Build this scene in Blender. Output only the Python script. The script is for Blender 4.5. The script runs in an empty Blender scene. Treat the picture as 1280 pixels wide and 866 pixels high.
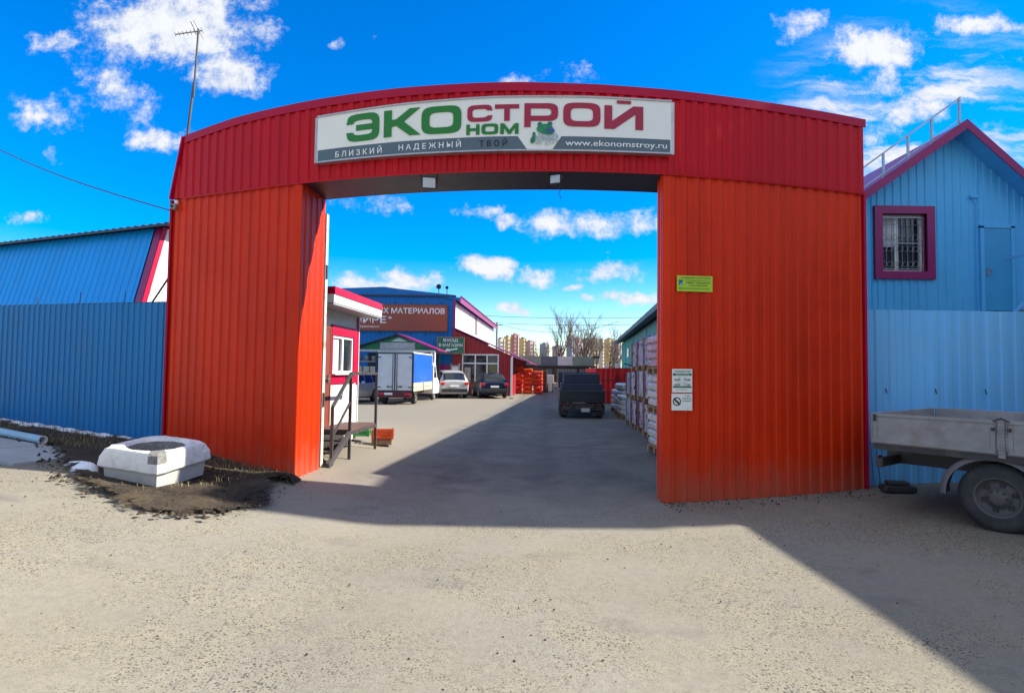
import bpy, math, random
from mathutils import Vector, Matrix
from mathutils.geometry import tessellate_polygon
random.seed(7)
S = bpy.context.scene
COL = S.collection
R = math.radians

# ------------------------------------------------------------------ camera
cam_d = bpy.data.cameras.new('camera'); cam = bpy.data.objects.new('camera', cam_d); COL.objects.link(cam)
S.camera = cam
cam_d.sensor_width = 36; cam_d.lens = 36*720/1280; cam_d.clip_end = 5000; cam_d.clip_start = .05
_f = Vector((0, math.cos(R(2.35)), math.sin(R(2.35)))); _r = Vector((1, 0, 0)); _u = _r.cross(_f)
_r2 = _r*math.cos(R(.75))+_u*math.sin(R(.75)); _u2 = -_r*math.sin(R(.75))+_u*math.cos(R(.75))
cam.matrix_world = Matrix(((_r2.x, _u2.x, -_f.x, 0), (_r2.y, _u2.y, -_f.y, 0), (_r2.z, _u2.z, -_f.z, 1.7), (0, 0, 0, 1)))

# ------------------------------------------------------------------ sun, exposure
SUN_EL, SUN_AZ = 36.0, 84.0            # azimuth clockwise from +Y
sv = Vector((math.cos(R(SUN_EL))*math.sin(R(SUN_AZ)), math.cos(R(SUN_EL))*math.cos(R(SUN_AZ)), math.sin(R(SUN_EL))))
sd = bpy.data.lights.new('sun', 'SUN'); sun = bpy.data.objects.new('sun', sd); COL.objects.link(sun)
sd.energy = 4.1; sd.angle = R(.53); sd.color = (1, .92, .79)
sun.rotation_euler = (-sv).to_track_quat('-Z', 'Y').to_euler(); sun.location = (40, 10, 40)
S.view_settings.view_transform = 'Standard'; S.view_settings.look = 'None'
S.view_settings.exposure = 1.28; S.view_settings.gamma = 1
S.cycles.max_bounces = 8

# ------------------------------------------------------------------ sky: Nishita with clouds mixed in by direction
W = bpy.data.worlds.new('World'); S.world = W; W.use_nodes = True
nt = W.node_tree; nt.nodes.clear(); N = nt.nodes; L = nt.links
def nn(tree, t, **k):
    n = tree.nodes.new(t)
    for a, b in k.items(): setattr(n, a, b)
    return n
def m_(tree, op, a, b=None, c=None, clamp=False):
    n = tree.nodes.new('ShaderNodeMath'); n.operation = op; n.use_clamp = clamp
    for i, v in enumerate((a, b, c)):
        if v is None: continue
        if isinstance(v, (int, float)): n.inputs[i].default_value = v
        else: tree.links.new(v, n.inputs[i])
    return n.outputs[0]
sky = nn(nt, 'ShaderNodeTexSky', sky_type='NISHITA', sun_disc=False)
sky.sun_elevation = R(SUN_EL); sky.sun_rotation = R(SUN_AZ); sky.air_density = 1.0; sky.dust_density = .3; sky.ozone_density = 3.0
hs = nn(nt, 'ShaderNodeHueSaturation'); hs.inputs['Saturation'].default_value = 1.72; hs.inputs['Hue'].default_value = .512; hs.inputs['Value'].default_value = 1.1
L.new(sky.outputs[0], hs.inputs['Color'])
tc = nn(nt, 'ShaderNodeTexCoord'); sp = nn(nt, 'ShaderNodeSeparateXYZ'); L.new(tc.outputs['Generated'], sp.inputs[0])
yy = m_(nt, 'MAXIMUM', m_(nt, 'ABSOLUTE', sp.outputs[1]), .04)
uu = m_(nt, 'DIVIDE', sp.outputs[0], yy); vv = m_(nt, 'DIVIDE', sp.outputs[2], yy)
cb = nn(nt, 'ShaderNodeCombineXYZ'); L.new(uu, cb.inputs[0]); L.new(vv, cb.inputs[1]); L.new(m_(nt, 'SIGN', sp.outputs[1]), cb.inputs[2])
def noise(tree, vec, scale, detail=6, rough=.6, sc=None):
    if sc:
        mp = nn(tree, 'ShaderNodeMapping'); mp.inputs['Scale'].default_value = sc; tree.links.new(vec, mp.inputs[0]); vec = mp.outputs[0]
    n = nn(tree, 'ShaderNodeTexNoise'); n.inputs['Scale'].default_value = scale; n.inputs['Detail'].default_value = detail; n.inputs['Roughness'].default_value = rough
    tree.links.new(vec, n.inputs['Vector']); return n
# warp the direction so outlines are ragged
wn = noise(nt, cb.outputs[0], 5, 8, .65)
wv = nn(nt, 'ShaderNodeVectorMath', operation='SUBTRACT'); L.new(wn.outputs['Color'], wv.inputs[0]); wv.inputs[1].default_value = (.5, .5, .5)
wm = nn(nt, 'ShaderNodeVectorMath', operation='MULTIPLY'); L.new(wv.outputs[0], wm.inputs[0]); wm.inputs[1].default_value = (.17, .085, 0)
wa = nn(nt, 'ShaderNodeVectorMath', operation='ADD'); L.new(cb.outputs[0], wa.inputs[0]); L.new(wm.outputs[0], wa.inputs[1])
# clouds as (azimuth tangent, elevation tangent, half width, half height, strength)
CL = [(-.80,.575,.045,.028,.8),(-.62,.60,.16,.075,1),(-.57,.65,.12,.06,1),(-.515,.515,.07,.04,.95),(-.70,.50,.06,.055,.75),(-.67,.45,.05,.05,.5),(-.82,.445,.08,.04,.6),(-.76,.455,.04,.035,.5),
 (-.62,.395,.07,.024,.75),(-.82,.36,.022,.02,.6),(-.84,.255,.04,.012,.5),(-.77,.215,.035,.012,.55),(-.325,.575,.028,.012,.7),(-.245,.585,.014,.012,.45),
 (.10,.52,.115,.034,.42),(0,.50,.05,.025,.6),(.19,.485,.12,.015,.4),(.51,.63,.06,.035,.65),(.64,.58,.11,.038,.85),(.63,.515,.09,.032,.75),(.70,.475,.08,.03,.9),(.66,.43,.09,.032,.6),(.76,.40,.08,.026,.65),(.84,.62,.10,.022,.9),(.86,.58,.05,.03,.6),(.83,.47,.13,.13,.34),(.45,.385,.16,.03,.5),(.62,.36,.14,.05,.7),(.85,.33,.14,.06,.5),(.93,.5,.06,.05,.35),
 (-.245,.285,.085,.022,.62),(-.05,.28,.048,.017,.95),(-.008,.265,.042,.012,.9),(.155,.253,.13,.026,.85),(.185,.215,.09,.016,.4),(-.045,.183,.052,.021,.95),(.04,.17,.052,.017,.9),(-.195,.163,.065,.022,.95),(.19,.178,.075,.022,.95),(.215,.13,.052,.013,.9),(.105,.152,.028,.009,.8),(.13,.132,.032,.01,.75),(-.015,.113,.038,.013,.85),(-.285,.145,.07,.018,.8),(.02,.06,.10,.012,.35),(.11,.09,.05,.012,.4)]
acc = None
for (a, b, ra, rb, st) in CL:
    mp = nn(nt, 'ShaderNodeMapping'); L.new(wa.outputs[0], mp.inputs[0])
    ra *= 1.28; rb *= 1.34; mp.inputs['Scale'].default_value = (1/ra, 1/rb, 1.5); mp.inputs['Location'].default_value = (-a/ra, -b/rb, -1.5)
    ln = nn(nt, 'ShaderNodeVectorMath', operation='LENGTH'); L.new(mp.outputs[0], ln.inputs[0])
    v = m_(nt, 'MULTIPLY', m_(nt, 'SUBTRACT', 1.3, ln.outputs['Value'], clamp=True), st)
    acc = v if acc is None else m_(nt, 'MAXIMUM', acc, v)
dn = noise(nt, cb.outputs[0], 13, 10, .70)
behind = noise(nt, tc.outputs['Generated'], 3.2, 8, .6)  # cloud bank behind and overhead, added for whiter fill light
bm = m_(nt, 'MULTIPLY', m_(nt, 'SUBTRACT', behind.outputs[0], .40, clamp=True), m_(nt, 'MULTIPLY', m_(nt, 'LESS_THAN', m_(nt, 'SUBTRACT', sp.outputs[1], m_(nt, 'MULTIPLY', m_(nt, 'GREATER_THAN', sp.outputs[2], .72), 2.0)), .05), 6.0))
dn2 = noise(nt, wa.outputs[0], 5, 6, .6, sc=(1, 2.2, 1))
nz = m_(nt, 'ADD', m_(nt, 'MULTIPLY', m_(nt, 'SUBTRACT', dn.outputs[0], .5), 2.7), m_(nt, 'MULTIPLY', m_(nt, 'SUBTRACT', dn2.outputs[0], .5), 1.6))
den = m_(nt, 'MULTIPLY', m_(nt, 'ADD', m_(nt, 'SUBTRACT', m_(nt, 'MULTIPLY', acc, 1.15), .42), nz), m_(nt, 'MULTIPLY', acc, 3.2, clamp=True))
# thin streaked cirrus high on the right
wmp = nn(nt, 'ShaderNodeMapping'); L.new(wa.outputs[0], wmp.inputs[0]); wmp.inputs['Rotation'].default_value = (0, 0, R(-28)); wmp.inputs['Scale'].default_value = (3.2, 15, 1)
wno = nn(nt, 'ShaderNodeTexNoise'); wno.inputs['Scale'].default_value = 1.15; wno.inputs['Detail'].default_value = 9; wno.inputs['Roughness'].default_value = .62; L.new(wmp.outputs[0], wno.inputs['Vector'])
wrg = nn(nt, 'ShaderNodeMapping'); L.new(cb.outputs[0], wrg.inputs[0]); wrg.inputs['Scale'].default_value = (1/.36, 1/.30, 1.5); wrg.inputs['Location'].default_value = (-.72/.36, -.42/.30, -1.5)
wln = nn(nt, 'ShaderNodeVectorMath', operation='LENGTH'); L.new(wrg.outputs[0], wln.inputs[0])
wis = m_(nt, 'MULTIPLY', m_(nt, 'SUBTRACT', 1.0, wln.outputs['Value'], clamp=True), m_(nt, 'MULTIPLY', m_(nt, 'SUBTRACT', wno.outputs[0], .44, clamp=True), 6.5))
den = m_(nt, 'MAXIMUM', den, wis)
den = m_(nt, 'MULTIPLY', m_(nt, 'ADD', den, bm), m_(nt, 'GREATER_THAN', sp.outputs[2], .01))
mr = nn(nt, 'ShaderNodeMapRange', interpolation_type='SMOOTHSTEP'); L.new(den, mr.inputs[0]); mr.inputs[1].default_value = .06; mr.inputs[2].default_value = .74
mx = nn(nt, 'ShaderNodeMix', data_type='RGBA'); L.new(mr.outputs[0], mx.inputs[0]); L.new(hs.outputs[0], mx.inputs[6])
cm = nn(nt, 'ShaderNodeMix', data_type='RGBA'); cr_ = nn(nt, 'ShaderNodeMapRange'); L.new(m_(nt, 'ADD', den, m_(nt, 'MULTIPLY', m_(nt, 'SUBTRACT', dn.outputs[0], .5), 1.5)), cr_.inputs[0]); cr_.inputs[1].default_value = .1; cr_.inputs[2].default_value = 1.0; L.new(cr_.outputs[0], cm.inputs[0]); cm.inputs[6].default_value = (2.6, 2.9, 3.5, 1); cm.inputs[7].default_value = (3.9, 4.0, 4.2, 1); L.new(cm.outputs[2], mx.inputs[7])
bg = nn(nt, 'ShaderNodeBackground'); bg.inputs['Strength'].default_value = .10; L.new(mx.outputs[2], bg.inputs[0])
wo = nn(nt, 'ShaderNodeOutputWorld'); L.new(bg.outputs[0], wo.inputs[0])

# ------------------------------------------------------------------ helpers
def lin(h):
    h = h.lstrip('#'); o = []
    for i in (0, 2, 4):
        c = int(h[i:i+2], 16)/255; o.append(c/12.92 if c <= .04045 else ((c+.055)/1.055)**2.4)
    return tuple(o)
def mat(name, col, rough=.5, metal=0, var=.12, vscale=3.0, bump=0, bscale=60, streak=0, dirt=None, dirt_amt=0, dscale=2.0, spec=.5, alpha=None, trans=0, edge=False):
    m = bpy.data.materials.new(name); m.use_nodes = True; t = m.node_tree; b = t.nodes['Principled BSDF']
    if isinstance(col, str): col = lin(col)
    b.inputs['Roughness'].default_value = rough; b.inputs['Metallic'].default_value = metal; b.inputs['Specular IOR Level'].default_value = spec
    tcn = nn(t, 'ShaderNodeTexCoord'); vec = tcn.outputs['Object']
    n = noise(t, vec, vscale, 5, .6, sc=(1, 1, .12) if streak else None)
    mrn = nn(t, 'ShaderNodeMapRange'); t.links.new(n.outputs[0], mrn.inputs[0]); mrn.inputs[1].default_value = .3; mrn.inputs[2].default_value = .7
    mrn.inputs[3].default_value = 1-var; mrn.inputs[4].default_value = 1+var
    mul = nn(t, 'ShaderNodeVectorMath', operation='SCALE'); mul.inputs[0].default_value = col; t.links.new(mrn.outputs[0], mul.inputs['Scale'])
    out = mul.outputs[0]
    if dirt_amt:
        dc = lin(dirt) if isinstance(dirt, str) else dirt
        d1 = noise(t, vec, dscale, 8, .68); d2 = nn(t, 'ShaderNodeMapRange'); t.links.new(d1.outputs[0], d2.inputs[0]); d2.inputs[1].default_value = .48; d2.inputs[2].default_value = .72; d2.inputs[4].default_value = dirt_amt
        mm = nn(t, 'ShaderNodeMix', data_type='RGBA'); t.links.new(d2.outputs[0], mm.inputs[0]); t.links.new(out, mm.inputs[6]); mm.inputs[7].default_value = (*dc, 1); out = mm.outputs[2]
    if edge:
        sz = nn(t, 'ShaderNodeSeparateXYZ'); t.links.new(vec, sz.inputs[0]); dn_ = noise(t, vec, 5, 6, .7, sc=(1, 1, .5)).outputs[0]
        q = nn(t, 'ShaderNodeMapRange'); t.links.new(m_(t, 'ADD', sz.outputs[2], m_(t, 'MULTIPLY', m_(t, 'SUBTRACT', dn_, .5), -.9)), q.inputs[0]); q.inputs[1].default_value = .62; q.inputs[2].default_value = .05; q.inputs[4].default_value = edge
        mm2 = nn(t, 'ShaderNodeMix', data_type='RGBA'); t.links.new(q.outputs[0], mm2.inputs[0]); t.links.new(out, mm2.inputs[6]); mm2.inputs[7].default_value = (.20, .15, .10, 1); out = mm2.outputs[2]
    t.links.new(out, b.inputs['Base Color'])
    rr = m_(t, 'ADD', m_(t, 'MULTIPLY', m_(t, 'SUBTRACT', n.outputs[0], .5), .25), rough, clamp=True); t.links.new(rr, b.inputs['Roughness'])
    if bump:
        bn = noise(t, vec, bscale, 4, .6); bp = nn(t, 'ShaderNodeBump'); bp.inputs['Strength'].default_value = bump; bp.inputs['Distance'].default_value = .02
        t.links.new(bn.outputs[0], bp.inputs['Height']); t.links.new(bp.outputs[0], b.inputs['Normal'])
    if trans: b.inputs['Transmission Weight'].default_value = trans
    return m
class MB:
    def __init__(s): s.v = []; s.f = []; s.sm = []
    def add(s, vs, fs, smooth=False):
        o = len(s.v); s.v += [tuple(p) for p in vs]; s.f += [tuple(i+o for i in f) for f in fs]; s.sm += [smooth]*len(fs); return s
    def quad(s, a, b, c, d): return s.add([a, b, c, d], [(0, 1, 2, 3)])
    def box(s, c, d, rz=0, bev=0):
        hx, hy, hz = d[0]/2, d[1]/2, d[2]/2; cz, sz = math.cos(rz), math.sin(rz)
        def P(x, y, z): return (c[0]+x*cz-y*sz, c[1]+x*sz+y*cz, c[2]+z)
        b = min(bev, hx*.49, hy*.49, hz*.49)
        if b <= 0:
            vs = [P(x, y, z) for z in (-hz, hz) for y in (-hy, hy) for x in (-hx, hx)]
            return s.add(vs, [(0, 2, 3, 1), (4, 5, 7, 6), (0, 1, 5, 4), (2, 6, 7, 3), (0, 4, 6, 2), (1, 3, 7, 5)])
        ring = lambda x, y, z, q: [P(-x+q, -y, z), P(x-q, -y, z), P(x, -y+q, z), P(x, y-q, z), P(x-q, y, z), P(-x+q, y, z), P(-x, y-q, z), P(-x, -y+q, z)]
        rs = [ring(hx-b, hy-b, -hz, b*.5), ring(hx, hy, -hz+b, b), ring(hx, hy, hz-b, b), ring(hx-b, hy-b, hz, b*.5)]
        vs = sum(rs, []); fs = [tuple(reversed(range(8))), tuple(range(24, 32))]
        for k in range(3):
            for i in range(8): fs.append((k*8+i, k*8+(i+1) % 8, k*8+8+(i+1) % 8, k*8+8+i))
        return s.add(vs, fs)
    def bar(s, a, b, w, h=None, up=(0, 0, 1)):
        h = h or w; a = Vector(a); b = Vector(b); d = (b-a).normalized(); U = Vector(up)
        if abs(d.dot(U)) > .98: U = Vector((0, 1, 0))
        x = d.cross(U).normalized(); u = x.cross(d)
        vs = [p+x*sx*w/2+u*su*h/2 for p in (a, b) for su in (-1, 1) for sx in (-1, 1)]
        return s.add(vs, [(0, 1, 3, 2), (4, 6, 7, 5), (0, 4, 5, 1), (2, 3, 7, 6), (0, 2, 6, 4), (1, 5, 7, 3)])
    def tube(s, pts, r, n=8, r2=None, cap=True):
        pts = [Vector(p) for p in pts]; o = len(s.v); m = len(pts); prev = None; vs = []; fs = []
        for i, p in enumerate(pts):
            d = (pts[min(i+1, m-1)]-pts[max(i-1, 0)]).normalized()
            x = (prev-d*prev.dot(d)) if prev is not None else d.cross(Vector((.13, .2, 1)) if abs(d.z) < .95 else Vector((0, 1, 0)))
            x.normalize(); prev = x; y = d.cross(x); q = r if r2 is None else r+(r2-r)*i/(m-1)
            vs += [p+(x*math.cos(2*math.pi*k/n)+y*math.sin(2*math.pi*k/n))*q for k in range(n)]
        for i in range(m-1):
            for k in range(n): fs.append((i*n+k, i*n+(k+1) % n, (i+1)*n+(k+1) % n, (i+1)*n+k))
        s.add(vs, fs, n > 5)
        if cap and n > 2: s.add(vs[:n], [tuple(reversed(range(n)))]); s.add(vs[-n:], [tuple(range(n))])
        return s
    def lathe(s, prof, c, axis='x', n=24, smooth=True):
        vs = []; fs = []; m = len(prof)
        for k in range(n):
            a = 2*math.pi*k/n
            for (r, h) in prof:
                p = (r*math.cos(a), r*math.sin(a), h)
                p = (p[2], p[0], p[1]) if axis == 'x' else ((p[0], p[2], p[1]) if axis == 'y' else p)
                vs.append((c[0]+p[0], c[1]+p[1], c[2]+p[2]))
        for k in range(n):
            for i in range(m-1): fs.append((k*m+i, k*m+i+1, ((k+1) % n)*m+i+1, ((k+1) % n)*m+i))
        return s.add(vs, fs, smooth)
    def poly(s, pts):
        return s.add(pts, [tuple(range(len(pts)))])
    def prism(s, pts, off):
        off = Vector(off); n = len(pts); a = [Vector(p) for p in pts]; b = [p+off for p in a]
        return s.add(a+b, [tuple(range(n)), tuple(reversed(range(n, 2*n)))]+[(i, i+n, (i+1) % n+n, (i+1) % n) for i in range(n)])
    def build(s, name, m, parent=None, local=False, fixn=True):
        me = bpy.data.meshes.new(name); vs = s.v
        if parent is not None and not local:
            M = world_m(parent).inverted(); vs = [M @ Vector(p) for p in vs]
        me.from_pydata(vs, [], s.f); me.polygons.foreach_set('use_smooth', s.sm); me.materials.append(m)
        if fixn:
            import bmesh
            bm = bmesh.new(); bm.from_mesh(me); bmesh.ops.recalc_face_normals(bm, faces=bm.faces); bm.to_mesh(me); bm.free()
        o = bpy.data.objects.new(name, me); COL.objects.link(o)
        if parent is not None: o.parent = parent
        return o
def world_m(o):
    M = Matrix.LocRotScale(o.location, o.rotation_euler, o.scale)
    return world_m(o.parent) @ M if o.parent else M
def tag(o, label=None, cat=None, group=None, kind=None):
    if label: o['label'] = label
    if cat: o['category'] = cat
    if group: o['group'] = group
    if kind: o['kind'] = kind
    return o
def thing(name, label, cat, loc, rz=0, group=None):
    o = bpy.data.objects.new(name, None); COL.objects.link(o); o.empty_display_size = .2
    o.location = loc; o.rotation_euler = (0, 0, rz); return tag(o, label, cat, group)
def copy_tree(o, parent=None):
    c = o.copy(); COL.objects.link(c)
    if parent is not None: c.parent = parent
    for ch in list(o.children): copy_tree(ch, c)
    return c
def bx(name, m, parent, c, d, rz=0, bev=0, local=False): return MB().box(c, d, rz, bev).build(name, m, parent, local)
_tcache = {}
def text2d(s, bold=0.0):
    key = (s, bold)
    if key not in _tcache:
        cu = bpy.data.curves.new('lettering', 'FONT'); cu.body = s; cu.offset = bold; cu.resolution_u = 3
        ob = bpy.data.objects.new('lettering', cu); COL.objects.link(ob)
        dg = bpy.context.evaluated_depsgraph_get(); me = bpy.data.meshes.new_from_object(ob.evaluated_get(dg))
        vs = [(v.co.x, v.co.y) for v in me.vertices]; fs = [tuple(p.vertices) for p in me.polygons]
        bpy.data.objects.remove(ob); bpy.data.curves.remove(cu); bpy.data.meshes.remove(me)
        x0 = min(v[0] for v in vs); x1 = max(v[0] for v in vs); y0 = min(v[1] for v in vs); y1 = max(v[1] for v in vs)
        _tcache[key] = ([((v[0]-x0)/(x1-x0), (v[1]-y0)/(y1-y0)) for v in vs], fs)
    return _tcache[key]
def lettering(mb, s, fn, bold=0.0):
    """fn maps the text box (0..1, 0..1) to a 3-D point"""
    vs, fs = text2d(s, bold); mb.add([fn(*v) for v in vs], fs); return mb
def put_letters(mb, m, parent):
    """one mesh per letter: loose islands whose spans overlap belong to one letter"""
    par = list(range(len(mb.v)))
    def fd(i):
        while par[i] != i: par[i] = par[par[i]]; i = par[i]
        return i
    for f in mb.f:
        for k in f[1:]: par[fd(k)] = fd(f[0])
    isl = {}
    for fi, f in enumerate(mb.f): isl.setdefault(fd(f[0]), []).append(fi)
    spans = sorted((min(mb.v[i][0] for fi in fs for i in mb.f[fi]), max(mb.v[i][0] for fi in fs for i in mb.f[fi]), fs) for fs in isl.values())
    groups = []
    for a, b, fs in spans:
        if groups and a < groups[-1][1]-.3*min(b-a, groups[-1][1]-groups[-1][0]): groups[-1][1] = max(b, groups[-1][1]); groups[-1][2].extend(fs)
        else: groups.append([a, b, list(fs)])
    for a, b, fs in groups:
        ids = sorted({i for fi in fs for i in mb.f[fi]}); mp = {i: k for k, i in enumerate(ids)}
        MB().add([mb.v[i] for i in ids], [tuple(mp[i] for i in mb.f[fi]) for fi in fs]).build('letter', m, parent, fixn=False)
def flat(o, u, v, w, h):
    o = Vector(o); u = Vector(u); v = Vector(v)
    return lambda a, b: o+u*(a*w)+v*(b*h)
def sm(a, b, x):
    t = max(0, min(1, (x-a)/(b-a))); return t*t*(3-2*t)
def g(x, y):
    """height of the ground: rises gently to the left and right of the gate"""
    z = 0
    if x < -1.5: z = .12*(-1.5-x) if x > -5.3 else .456+.075*(-5.3-x)
    z = min(z, 1.0)
    if x > 2.2: z = min(.045*(x-2.2), .25)
    return z*(1-sm(12, 20, y))
def corr(mb, P, L, period, depth, z0, z1, smooth=False):
    """trapezoid profiled sheet: P(s) gives (x, y, nx, ny)"""
    s = 0; st = []; k = 0
    pat = [(0, 0), (.42, 0), (.52, 1), (.90, 1)]
    while s < L:
        for (a, d) in pat:
            q = k*period+a*period
            if q <= L: st.append((q, d))
        k += 1; s = k*period
    st.append((L, 0)); vs = []; fs = []
    for (q, d) in st:
        x, y, nx, ny = P(q); x += nx*depth*d; y += ny*depth*d
        vs += [(x, y, z0(q, x, y)), (x, y, z1(q, x, y))]
    for i in range(len(st)-1): fs.append((2*i, 2*i+2, 2*i+3, 2*i+1))
    return mb.add(vs, fs)
def line(a, b, side=1):
    a = Vector(a); b = Vector(b); Ln = (b-a).length; d = (b-a)/Ln
    return (lambda s: (a.x+d.x*s, a.y+d.y*s, d.y*side, -d.x*side)), Ln

# ------------------------------------------------------------------ materials
M = {}
M['red'] = mat('red_steel', (.64, .030, .002), .42, spec=.2, edge=.4, var=.2, vscale=1.6, streak=1, dirt=(.40, .010, .003), dirt_amt=.35, dscale=1.1, bump=.3, bscale=3)
M['crimson'] = mat('crimson_steel', (.50, .004, .012), .42, spec=.2, var=.16, vscale=1.6, streak=1, dirt=(.38, .005, .010), dirt_amt=.4, dscale=1.3, bump=.3, bscale=3)
M['trimred'] = mat('trim_crimson', (.42, .004, .040), .4, spec=.22, var=.08, vscale=4, dirt=(.25, .01, .03), dirt_amt=.3)
M['purple'] = mat('trim_purple', (.26, .008, .115), .4, var=.1, vscale=4)
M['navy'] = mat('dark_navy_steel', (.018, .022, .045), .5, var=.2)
M['fenceblue'] = mat('blue_fence_steel', (.015, .18, .44), .42, spec=.25, var=.10, vscale=1.8, streak=1, dirt=(.06, .14, .26), dirt_amt=.3, dscale=1.5, bump=.05, bscale=9)
M['skyblue'] = mat('bright_blue_steel', (.004, .33, .86), .42, spec=.25, var=.07, vscale=1.5, streak=1, bump=.05, bscale=9)
M['paleblue'] = mat('pale_blue_steel', (.17, .50, .86), .42, spec=.3, var=.10, vscale=1.6, streak=1, dirt=(.25, .45, .65), dirt_amt=.35, dscale=1.3, bump=.05, bscale=9)
M['houseblue'] = mat('house_blue_steel', (.10, .48, .86), .42, spec=.3, var=.08, vscale=1.6, streak=1, dirt=(.04, .30, .58), dirt_amt=.3, dscale=1.0, bump=.05, bscale=9)
M['storeblue'] = mat('store_blue_steel', (.005, .15, .44), .45, spec=.25, var=.1, vscale=.8, streak=1)
M['bluedoor'] = mat('blue_door_paint', (.05, .36, .68), .4, var=.08)
M['white'] = mat('white_steel', (.78, .77, .74), .4, var=.05, vscale=2, streak=1, dirt=(.5, .46, .4), dirt_amt=.4, dscale=1.5)
M['whitepl'] = mat('white_plastic', (.80, .80, .78), .3, var=.03)
M['grey'] = mat('grey_paint', (.30, .31, .32), .5, var=.12)
M['galv'] = mat('galvanised_steel', (.42, .44, .46), .38, .7, var=.15, vscale=6)
M['dark'] = mat('black_steel', (.022, .022, .024), .45, var=.2, dirt=(.08, .07, .06), dirt_amt=.3)
M['railgrey'] = mat('dark_grey_rail', (.055, .053, .055), .45, var=.2, dirt=(.14, .08, .05), dirt_amt=.4, dscale=8)
M['rubber'] = mat('rubber', (.030, .031, .033), .75, var=.2, dirt=(.10, .09, .08), dirt_amt=.45, dscale=5)
M['glass'] = mat('window_glass', (.016, .022, .03), .06, var=.1, spec=.8)
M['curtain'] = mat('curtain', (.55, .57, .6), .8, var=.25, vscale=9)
M['brown'] = mat('brown_door_steel', (.19, .045, .028), .5, var=.12, streak=1, dirt=(.10, .04, .03), dirt_amt=.5)
M['rust'] = mat('rusty_white_paint', (.62, .58, .5), .6, var=.1, dirt=(.20, .06, .015), dirt_amt=.9, dscale=4.5, bump=.2, bscale=40)
M['signwhite'] = mat('sign_white', (.83, .84, .78), .35, var=.02)
M['signgrey'] = mat('sign_slate', (.085, .135, .165), .4, var=.04)
M['lgreen'] = mat('letter_green', (.006, .19, .02), .4, var=.03)
M['lred'] = mat('letter_crimson', (.36, .006, .045), .4, var=.03)
M['lnavy'] = mat('letter_navy', (.006, .010, .022), .4, var=.03)
M['lwhite'] = mat('letter_white', (.85, .86, .86), .4, var=.02)
M['sgreen'] = mat('sign_green', (.010, .16, .085), .4, var=.05)
M['yellow'] = mat('sign_yellow_green', (.42, .62, .02), .4, var=.12, vscale=8)
M['bboard'] = mat('billboard_brown', (.30, .060, .024), .4, var=.12, vscale=.5)
M['frog'] = mat('frog_green', (.01, .22, .09), .4, var=.3, vscale=14)
M['frogblue'] = mat('frog_blue', (.02, .10, .25), .4, var=.2)
M['frogpale'] = mat('frog_pale', (.42, .50, .50), .5, var=.3, vscale=20)
M['annex'] = mat('annex_red_steel', (.34, .010, .016), .45, var=.1, vscale=1, streak=1)
M['teal'] = mat('teal_wall', (.012, .36, .30), .5, var=.12, vscale=.6, streak=1)
M['roofnavy'] = mat('dark_roof', (.012, .026, .055), .5, var=.2)
M['concrete'] = mat('concrete', (.40, .39, .37), .85, var=.14, vscale=3, dirt=(.2, .19, .17), dirt_amt=.5, bump=.25, bscale=50)
M['limewash'] = mat('limewashed_concrete', (.80, .79, .76), .85, var=.06, vscale=5, dirt=(.36, .34, .31), dirt_amt=.6, dscale=6, bump=.12, bscale=40)
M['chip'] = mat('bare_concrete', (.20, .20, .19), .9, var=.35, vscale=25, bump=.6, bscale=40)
M['bedgrey'] = mat('truck_bed_grey', (.26, .255, .26), .5, var=.22, vscale=3, dirt=(.15, .12, .095), dirt_amt=.75, dscale=3.2, bump=.08, bscale=20)
M['bedfloor'] = mat('truck_bed_floor', (.56, .52, .44), .7, var=.15, vscale=4)
M['chassis'] = mat('chassis_black', (.035, .033, .034), .6, var=.2, dirt=(.12, .10, .08), dirt_amt=.5, dscale=5)
M['maroon'] = mat('chassis_maroon', (.12, .012, .018), .55, var=.2, dirt=(.05, .04, .035), dirt_amt=.6, dscale=4)
M['tarpblue'] = mat('blue_tarpaulin', (.006, .10, .62), .45, var=.12, vscale=3, bump=.25, bscale=6)
M['vanwhite'] = mat('van_white', (.62, .63, .62), .45, var=.05, dirt=(.42, .40, .36), dirt_amt=.4, dscale=2.5)
M['plank'] = mat('pale_plank', (.52, .46, .34), .6, var=.1)
M['carwhite'] = mat('pearl_white_car', (.66, .67, .66), .22, var=.03, dirt=(.4, .38, .35), dirt_amt=.3)
M['carblue'] = mat('dark_blue_car', (.012, .022, .050), .2, var=.08, dirt=(.10, .10, .10), dirt_amt=.3)
M['cargrey'] = mat('silver_car', (.52, .54, .56), .25, .3, var=.04)
M['taillight'] = mat('taillight_red', (.55, .01, .03), .2, var=.1)
M['amber'] = mat('amber_lens', (.7, .22, .01), .25, var=.1)
M['chrome'] = mat('chrome', (.7, .7, .7), .15, 1, var=.05)
M['rim'] = mat('wheel_rim', (.40, .41, .42), .4, .6, var=.1)
M['orange'] = mat('orange_plastic', (.78, .085, .006), .4, var=.15, vscale=2)
M['redorange'] = mat('red_plastic', (.62, .022, .006), .4, var=.2, vscale=2)
M['redtarp'] = mat('red_tarpaulin', (.68, .008, .010), .42, var=.18, vscale=1.5, bump=.5, bscale=3)
M['green'] = mat('green_boards', (.02, .20, .06), .5, var=.15, streak=1)
M['greyboard'] = mat('weathered_board', (.42, .42, .40), .7, var=.25, vscale=7)
M['brick'] = mat('burgundy_brick', (.16, .022, .045), .6, var=.3, vscale=9)
M['brickgrey'] = mat('grey_lilac_brick', (.26, .22, .25), .65, var=.3, vscale=7)
M['film'] = mat('stretch_film', (.36, .34, .38), .2, var=.3, vscale=6, bump=.7, bscale=7)
M['filmpink'] = mat('pink_stretch_film', (.46, .30, .33), .2, var=.3, vscale=6, bump=.7, bscale=7)
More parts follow.
